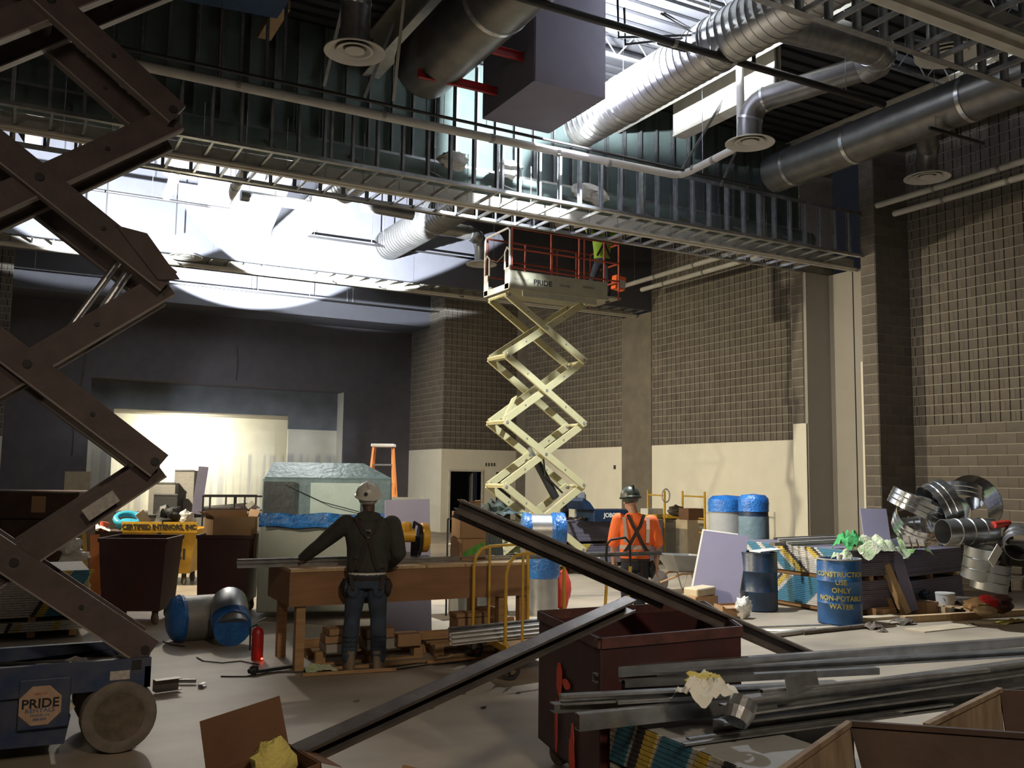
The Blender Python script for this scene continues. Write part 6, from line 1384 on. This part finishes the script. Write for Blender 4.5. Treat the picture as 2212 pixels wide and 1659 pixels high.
tag(MB().blob(fl(1607, 1336)+Vector((0, 0, .14)), (.12, .10, .14), 9, .5, 12, 16).build('plastic_bag', 'poly_white', smooth=True), 'knotted translucent white bag on floor by the dark drum', 'bag')
# ---- drums
def wrapz(o, R_):
    for v in o.data.vertices: x, y, z = v.co; a = x/R_; rr = R_+z; v.co = (rr*math.sin(a), y, rr*math.cos(a)-R_)
def drum(name_lb, c, m, R_=.29, H_=.86, open_=False):
    t = thing('drum', name_lb, 'drum', c)
    MB().lathe([(0, 0), (R_-.02, 0), (R_, .02), (R_, .27), (R_+.008, .285), (R_, .30), (R_, .56), (R_+.008, .575), (R_, .59), (R_, H_-.03), (R_-.01, H_), (R_-.03, H_), (R_-.03, H_-.06), (0, H_-.06)], c, 36).build('drum_body', m, t, smooth=True)
    MB().lathe([(R_-.015, H_-.01), (R_+.006, H_-.005), (R_+.004, H_+.012), (R_-.02, H_+.012)], c, 36, closed=True).build('rim', 'pvc' if m == 'drum_blue' else m, t, smooth=True)
    return t
cb = fl(1815, 1346); DB = drum('blue plastic drum with yellow stencilled water warning', cb, 'drum_blue')
vd = math.atan2(cb.x, cb.y)
for i, (s_, sz) in enumerate([('CONSTRUCTION', .092), ('USE', .092), ('ONLY', .092), ('NON-POTABLE', .092), ('WATER', .092)]):
    o = lettering(s_, sz, 'stencil', DB, (0, 0, 0), (0, 0, 0), .0015, bold=.002, sx=1)
    wrapz(o, .292); th = -vd; R_ = .292
    o.rotation_euler = (PI/2, 0, -vd+.08); nrm_ = Vector((math.sin(-vd+.08), -math.cos(-vd+.08), 0)); o.location = nrm_*.2955+Vector((0, 0, .67-i*.105))
cd_ = fl(1640, 1318); drum('dark blue drum with drips behind the leaning purple board', cd_, 'drum_dark', .27, .84)
tag(MB().obox(cd_+Vector((.1, -.05, .875)), (.25, .03, .01), (.0, .12, 0), (0, 0, .008)).build('board_scrap', 'paper'), 'pale board scrap lying across the dark blue drum', 'board')
for i, (dx, dy, h_) in enumerate([(-.12, -.12, .13), (-.02, -.16, .08), (.04, -.05, .10)]):
    c = cb+Vector((dx, dy, .801)); b_ = MB().lathe([(0, .0), (.028, .0), (.04, h_), (.037, h_), (.026, .006), (0, .006)], c, 18); tag(b_.build('paper_cup', 'paper', smooth=True), ['tall white cup standing on the blue water drum', 'short white cup standing on the blue water drum', 'white cup behind the others on the blue drum'][i], 'cup')
tag(MB().cloth(cb+Vector((.10, .02, .80)), .14, .14, .16, 5).build('paper_wad', 'green_pale', smooth=True), 'crumpled pale rubbish heaped on the blue water drum', 'rubbish')
# ---- the long board stacks at the right
C0 = fl(1866, 1338)
gyp('tall striped wallboard stack behind the two blue drums', (C0.x-.05, C0.y+.2, 0), 0, .95, 2.3, [(.09, 30), (.56, 28)], 'purple_dark', [],
    [(0, 2.3, 'label_white', 0, None), (1.72, 1.95, 'label_blue', .018, 1), (1.36, 1.60, 'label_blue', .018, 1), (1.02, 1.24, 'label_blue', .018, 1), (.82, .95, 'label_yellow', .018, 1), (.74, .82, 'label_black', .018, 1), (.16, .22, 'label_black', .018, 1), (.22, .34, 'label_yellow', .018, 1), (-.4, .1, 'label_blue', .018, 1), (2.2, 2.27, 'label_black', -.016, 0), (1.72, 1.78, 'label_black', -.016, 0), (1.60, 1.70, 'label_yellow', -.016, 0), (.8, 1.5, 'label_blue', -.016, 0)])
E0 = fl(2083, 1302); d_ = E0-C0; an_ = math.atan2(d_.y, d_.x); c1 = C0+d_*.36
gyp('purple edged wallboard stack under the pile of steel elbows', (c1.x, c1.y+.05, 0), an_, d_.length*.66, 1.25, [(.08, 26), (.50, 28)], 'purple_board', [(0, .06, 'label_white', 0, None)])
a_ = fl(1958, 1325); tp_ = px_depth(1877, 1160, dep(a_)-.1+.25); t0 = px_depth(1957, 1323, dep(a_)-.2); t0.z = .02
tag(MB().bar(t0, px_depth(1886, 1162, dep(a_)+.1), .12, .10, up=(0, 1, 0)).build('timber_plank', 'lumber_pale'), 'thick pale timber plank leaning on the wallboard stack', 'timber')
tag(MB().bar(t0+Vector((.22, .05, .02)), px_depth(1925, 1165, dep(a_)+.1), .17, .016, up=(.5, 1, 0)).build('board_strip', 'purple_board'), 'purple board strip leaning right of the timber plank', 'board')
tag(MB().bar(t0+Vector((-.10, .12, .0)), px_depth(1868, 1172, dep(a_)+.25), .10, .04, up=(0, 1, 0)).build('timber_plank', 'lumber'), 'darker timber leaning just behind the thick plank', 'timber')
zs_ = .94
g = px_depth(1850, 1168, dep(C0)+.5)
tag(MB().cloth((g.x-.02, g.y+.1, zs_-.02), .22, .18, .26, 6, 18, 18).build('cloth_heap', 'green_cloth', smooth=True), 'bright green cloth bundle on the striped wallboard stack', 'cloth')
g = px_depth(1905, 1160, dep(C0)+.5); tag(MB().cloth((g.x, g.y+.15, zs_-.04), .42, .25, .22, 12, 22, 18, drop=.05).build('wrap_sheet', 'green_pale', smooth=True), 'pale crumpled sheet draped behind the thick plank', 'sheet')
g = px_depth(1960, 1168, dep(c1)+.5); tag(MB().cloth((g.x, g.y, zs_-.06), .36, .22, .22, 19, 22, 18, drop=.05).build('wrap_sheet', mat('green_white', (.50, .52, .38), .7, var=.4, scale=7, bump=.6, col2=(.14, .28, .06)), smooth=True), 'green and white printed wrap on the purple stack', 'sheet')
P = px_depth(1800, 1175, dep(C0)+1.3)
for i in range(5):
    y0_ = C0.y+1.0+i*.14; p = Vector((C0.x-.1+i*.05, y0_, zs_+.03+.012*i)); e = p+Vector((1.2, .10, .01))
    tag(MB().chan(p-Vector((.25, 0, 0)), e, .04, .04, t=.003).build('steel_track', 'white_metal' if i % 2 else 'galv_dark'), 'steel strip lying over striped stack, %s from the front' % ['first', 'second', 'third', 'fourth', 'fifth'][i], 'track', 'steel strips on the striped stack')
p = px_depth(1668, 1176, dep(cd_)+.3); e = px_depth(1700, 1172, dep(cd_)+.6); tag(MB().bar(p, e+Vector((.2, 0, .0)), .10, .05).build('steel_offcut', 'beam_dark'), 'dark bar end poking left over the striped stack', 'offcut')
a_ = px_depth(1868, 1150, dep(C0)+1.5); e_ = px_depth(1925, 1150, dep(C0)+1.5); za = px_depth(1870, 1099, dep(C0)+1.5).z
tag(MB().prism([Vector((a_.x, a_.y, zs_)), Vector((e_.x, e_.y, zs_)), Vector((e_.x+.05, e_.y+.12, za)), Vector((a_.x+.05, a_.y+.12, za))], (.0, .014, 0)).build('board_sheet', 'purple_board'), 'small purple board standing on the striped stack by the pier', 'board')
# ---- pile of round ducts against the block wall
def ring_duct(cpx, R_, L_, axis, lb, m='silver', D=None, ribs=2):
    D = D or 13.2; c = px_depth(*cpx, D); ax = Vector(axis).normalized()
    t = thing('duct_piece', lb, 'duct', c); n_ = 8
    prof = [(R_, 0)]
    for k in range(ribs): f = (k+1)/(ribs+1)*L_; prof += [(R_, f-.01), (R_+.01, f), (R_, f+.01)]
    prof += [(R_, L_), (R_-.006, L_), (R_-.006, 0)]
    MB().lathe(prof, c-ax*L_/2, 30, ax, closed=True).build('shell', m, t, smooth=True)
    return t
WD = 12.9
for args in [((1978, 1090), .36, .22, (.25, -.35, .9), 'wide shiny duct collar at the top left of the duct pile'), ((1985, 1125), .33, .30, (-.3, -.5, .5), 'shiny duct ring below the top left collar'), ((2030, 1090), .33, .28, (.6, -.3, .3), 'shiny duct segment in the middle of the duct pile'),
             ((2050, 1118), .27, .34, (-.5, -.5, .45), 'small shiny elbow segment in the middle of the pile'), ((2092, 1092), .38, .40, (-.35, -.7, .25), 'large open shiny duct facing the hall at the pile top'), ((2070, 1072), .32, .2, (.3, .2, .9), 'shiny ring behind the large open duct'),
             ((1975, 1150), .22, .25, (.4, -.7, .1), 'dark shiny duct piece low at the pile left')]:
    ring_duct(args[0], args[1], args[2], args[3], args[4], D=WD)
ring_duct((2090, 1148), .17, .78, (.95, -.25, .02), 'capped grey duct cylinder lying below the shiny ducts', 'duct', WD-.4, 3)
c = px_depth(2160, 1137, WD-.4); tag(MB().cyl(c-Vector((.14, 0, -.02)), c+Vector((.14, -.03, .04)), .05, 14).build('red_tube', 'red_plastic'), 'short red tube at the right end of the duct pile', 'tube')
base = fl(2130, 1300)
t = thing('storage_rack', 'dark low rack carrying the duct pile by the wall', 'rack', (14.0, 10.9, 0))
MB().box(13.9, 15.9, 10.4, 11.9, .92, .97).build('shelf', 'black', t)
for x in (14.0, 15.8):
    for y in (10.45, 11.8): MB().box(x, x+.05, y, y+.05, 0, .92).build('leg', 'black', t)
for args in [((2115, 1215), .20, .42, (.0, -.2, .97), 'upright shiny duct standing right of the purple stack', 'duct'), ((2140, 1245), .23, .36, (.1, -.15, .97), 'upright bucket shaped duct beside the red bags', 'duct'), ((2185, 1215), .22, .30, (-.6, -.6, .2), 'dark shiny duct facing left at the right edge', 'galv_dark'), ((2200, 1170), .18, .4, (-.7, -.5, -.3), 'dark duct elbow at the right edge', 'galv_dark'), ((2130, 1205), .16, .16, (-.4, -.7, .4), 'bright tilted ring with white label inside', 'silver')]:
    ring_duct(args[0], args[1], args[2], args[3], args[4], args[5], WD-.6)
g = px_depth(2150, 1200, WD-.9); tag(MB().obox(g, (.10, 0, .10), (0, .004, 0), (-.05, 0, .05)).build('paper_tag', 'paper'), 'white tag with red mark on the tilted ring', 'tag')
# ---- pallet with bags and buckets
c = fl(2100, 1335); pallet('wooden pallet with bags in front of the duct pile', (c.x-.05, c.y, 0), .10, 1.1, .8, .13, 'lumber_pale')
def bucket(cpx, R_, H_, m, lb):
    c = fl(*cpx); t = thing('bucket', lb, 'bucket', c); MB().lathe([(0, 0), (R_*.88, 0), (R_, H_), (R_+.01, H_), (R_+.01, H_-.03), (R_*.9, .01), (0, .02)], c, 26).build('pail', m, t, smooth=True)
    MB().lathe([(0, H_+.005), (R_+.012, H_+.002), (R_+.014, H_-.02)], c, 26).build('lid', m, t, smooth=True); MB().tube([c+Vector((R_*math.cos(a), -R_*.5-abs(math.sin(a))*.02, H_*.8-.1*math.sin(a))) for a in [PI*k/8 for k in range(9)]], .004, 5).build('handle', 'galv_dark', t)
    return t
bucket((2043, 1325), .125, .30, 'pipe_wrap', 'pale lidded bucket beside the pallet'); bucket((2080, 1323), .11, .22, 'debris', 'dark bucket between the pale bucket and pallet')
c = fl(2000, 1325); carton('low orange brown carton left of the pale bucket', (c.x, c.y, 0), .1, .30, .22, .17, 'cardboard'); carton('flat carton at the foot of the purple stack', fl(1905, 1330), .1, .34, .24, .11, 'cardboard')
g = fl(2005, 1320); tag(MB().blob(g+Vector((0, .05, .24)), (.10, .08, .07), 5, .4).build('tool_heap', 'drum_dark', smooth=True), 'dark blue tool heap on the orange brown carton', 'tools')
for i, (px_, m, r, lb) in enumerate([((2115, 1305), 'cardboard', (.26, .16, .10), 'brown paper sack on the pallet left half'), ((2138, 1302), 'red_paint', (.22, .16, .12), 'dark red sack on the pallet right half'), ((2128, 1318), 'lumber_pale', (.20, .10, .06), 'pale folded sack at the front of the pallet'), ((2160, 1298), 'maroon', (.2, .15, .12), 'maroon sack at the rear right of pallet')]):
    g = px_depth(px_[0], px_[1]-12, 12.95 if i not in (2,) else 12.6); tag(MB().blob((g.x, g.y, .135+r[2]*.9), r, 40+i, .3, 12, 16).build('sack', m, smooth=True), lb, 'sack')
# ---- timber and pipes on the floor, right
def floor_bar(pa, pb, w_, h_, m, lb, cat, name, cyl=False):
    a, e = at(*pa, Z=h_/2), at(*pb, Z=h_/2)
    b = MB().cyl(a, e, h_/2, 12) if cyl else MB().bar(a, e, w_, h_); return tag(b.build(name, m, smooth=cyl), lb, cat)
floor_bar((1800, 1342), (1948, 1330), .20, .04, 'plywood_pale', 'pale plank on floor in front of the blue drum', 'timber', 'timber_plank')
floor_bar((1950, 1338), (2230, 1322), .10, .09, 'lumber_pale', 'long pale timber on floor before the pallet', 'timber', 'timber_plank')
floor_bar((1620, 1378), (1760, 1360), .0, .07, 'pvc', 'grey pipe on floor behind the sloping steel beam', 'pipe', 'floor_pipe', True)
floor_bar((1735, 1366), (1870, 1352), .0, .06, 'debris', 'dirty pipe on floor right of the grey pipe', 'pipe', 'floor_pipe', True)
floor_bar((1635, 1355), (1880, 1346), .06, .012, 'galv_dark', 'thin dark strip lying on floor before the drums', 'strip', 'floor_strip')
floor_bar((1640, 1362), (1720, 1362), .12, .01, 'paper', 'flat white board scrap on floor before the drums', 'board', 'floor_scrap')
floor_bar((1975, 1362), (2090, 1350), .30, .012, 'plywood_pale', 'thin flat board on floor before the pallet', 'board', 'floor_scrap')
for i, (x, y, r) in enumerate([(1950, 1348, .12), (2032, 1338, .08), (1885, 1358, .10), (2098, 1352, .05), (1905, 1365, .05)]):
    g = fl(x, y); tag(MB().cloth(g, r*1.3, r, r*.9, 50+i, 12, 12).build('debris_heap', 'debris', smooth=True), ['dark earthy debris heap at the foot of leaning plank', 'small brown debris bunch on the thin flat board', 'flat debris heap at the end of dirty pipe', 'tiny debris clump right of the thin board', 'tiny debris clump below the pale plank'][i], 'debris')
g = fl(2185, 1345); tag(MB().cloth(g, .3, .08, .05, 3).build('yellow_strap', 'paper_yellow', smooth=True), 'yellow crumpled strap on floor at the right edge', 'strap')
# blue wrapped ducts standing by the white wall
for i, (p0_, p1_, pt, D, lb) in enumerate([(1533, 1608, 1076, 16.8, 'left of the two tall standing ducts with blue film caps'), (1598, 1660, 1074, 15.9, 'right of two tall standing ducts, dark torn film below cap')]):
    a, e = px_depth(p0_, 1200, D), px_depth(p1_, 1200, D); c = Vector(((a.x+e.x)/2, (a.y+e.y)/2, 0)); r = (e-a).length/2; zt = px_depth(p0_, pt, D).z
    t = thing('standing_duct', lb, 'duct', c); MB().cyl(c, c+Vector((0, 0, zt-.05)), r, 28).build('duct_shell', ['grey_board', 'drum_dark'][i], t, smooth=True)
    MB().lathe([(r*1.05, zt-.24), (r*1.04, zt-.18), (r*1.06, zt-.10), (r*1.03, zt-.02), (r*.8, zt+.04), (0, zt+.06)], c, 28).build('blue_film', 'blue_wrap', t, smooth=True)
    if i == 1: MB().lathe([(r*1.03, .7), (r*1.05, .9), (r*1.04, 1.3)], c, 28).build('clear_film', 'poly_film', t, smooth=True)
# dark scraps strewn on the near floor
for i, (x, y) in enumerate([(1045, 1530), (930, 1532), (770, 1516), (520, 1540), (700, 1600), (1120, 1498), (1000, 1500)]):
    g = fl(x, y); tag(MB().blob(g+Vector((0, 0, .008)), (.03, .012, .008), i, .4, 6, 8).build('floor_chip', 'debris'), 'tiny dark chip on the open floor in front of the bench', 'chip', 'tiny chips on the near floor')
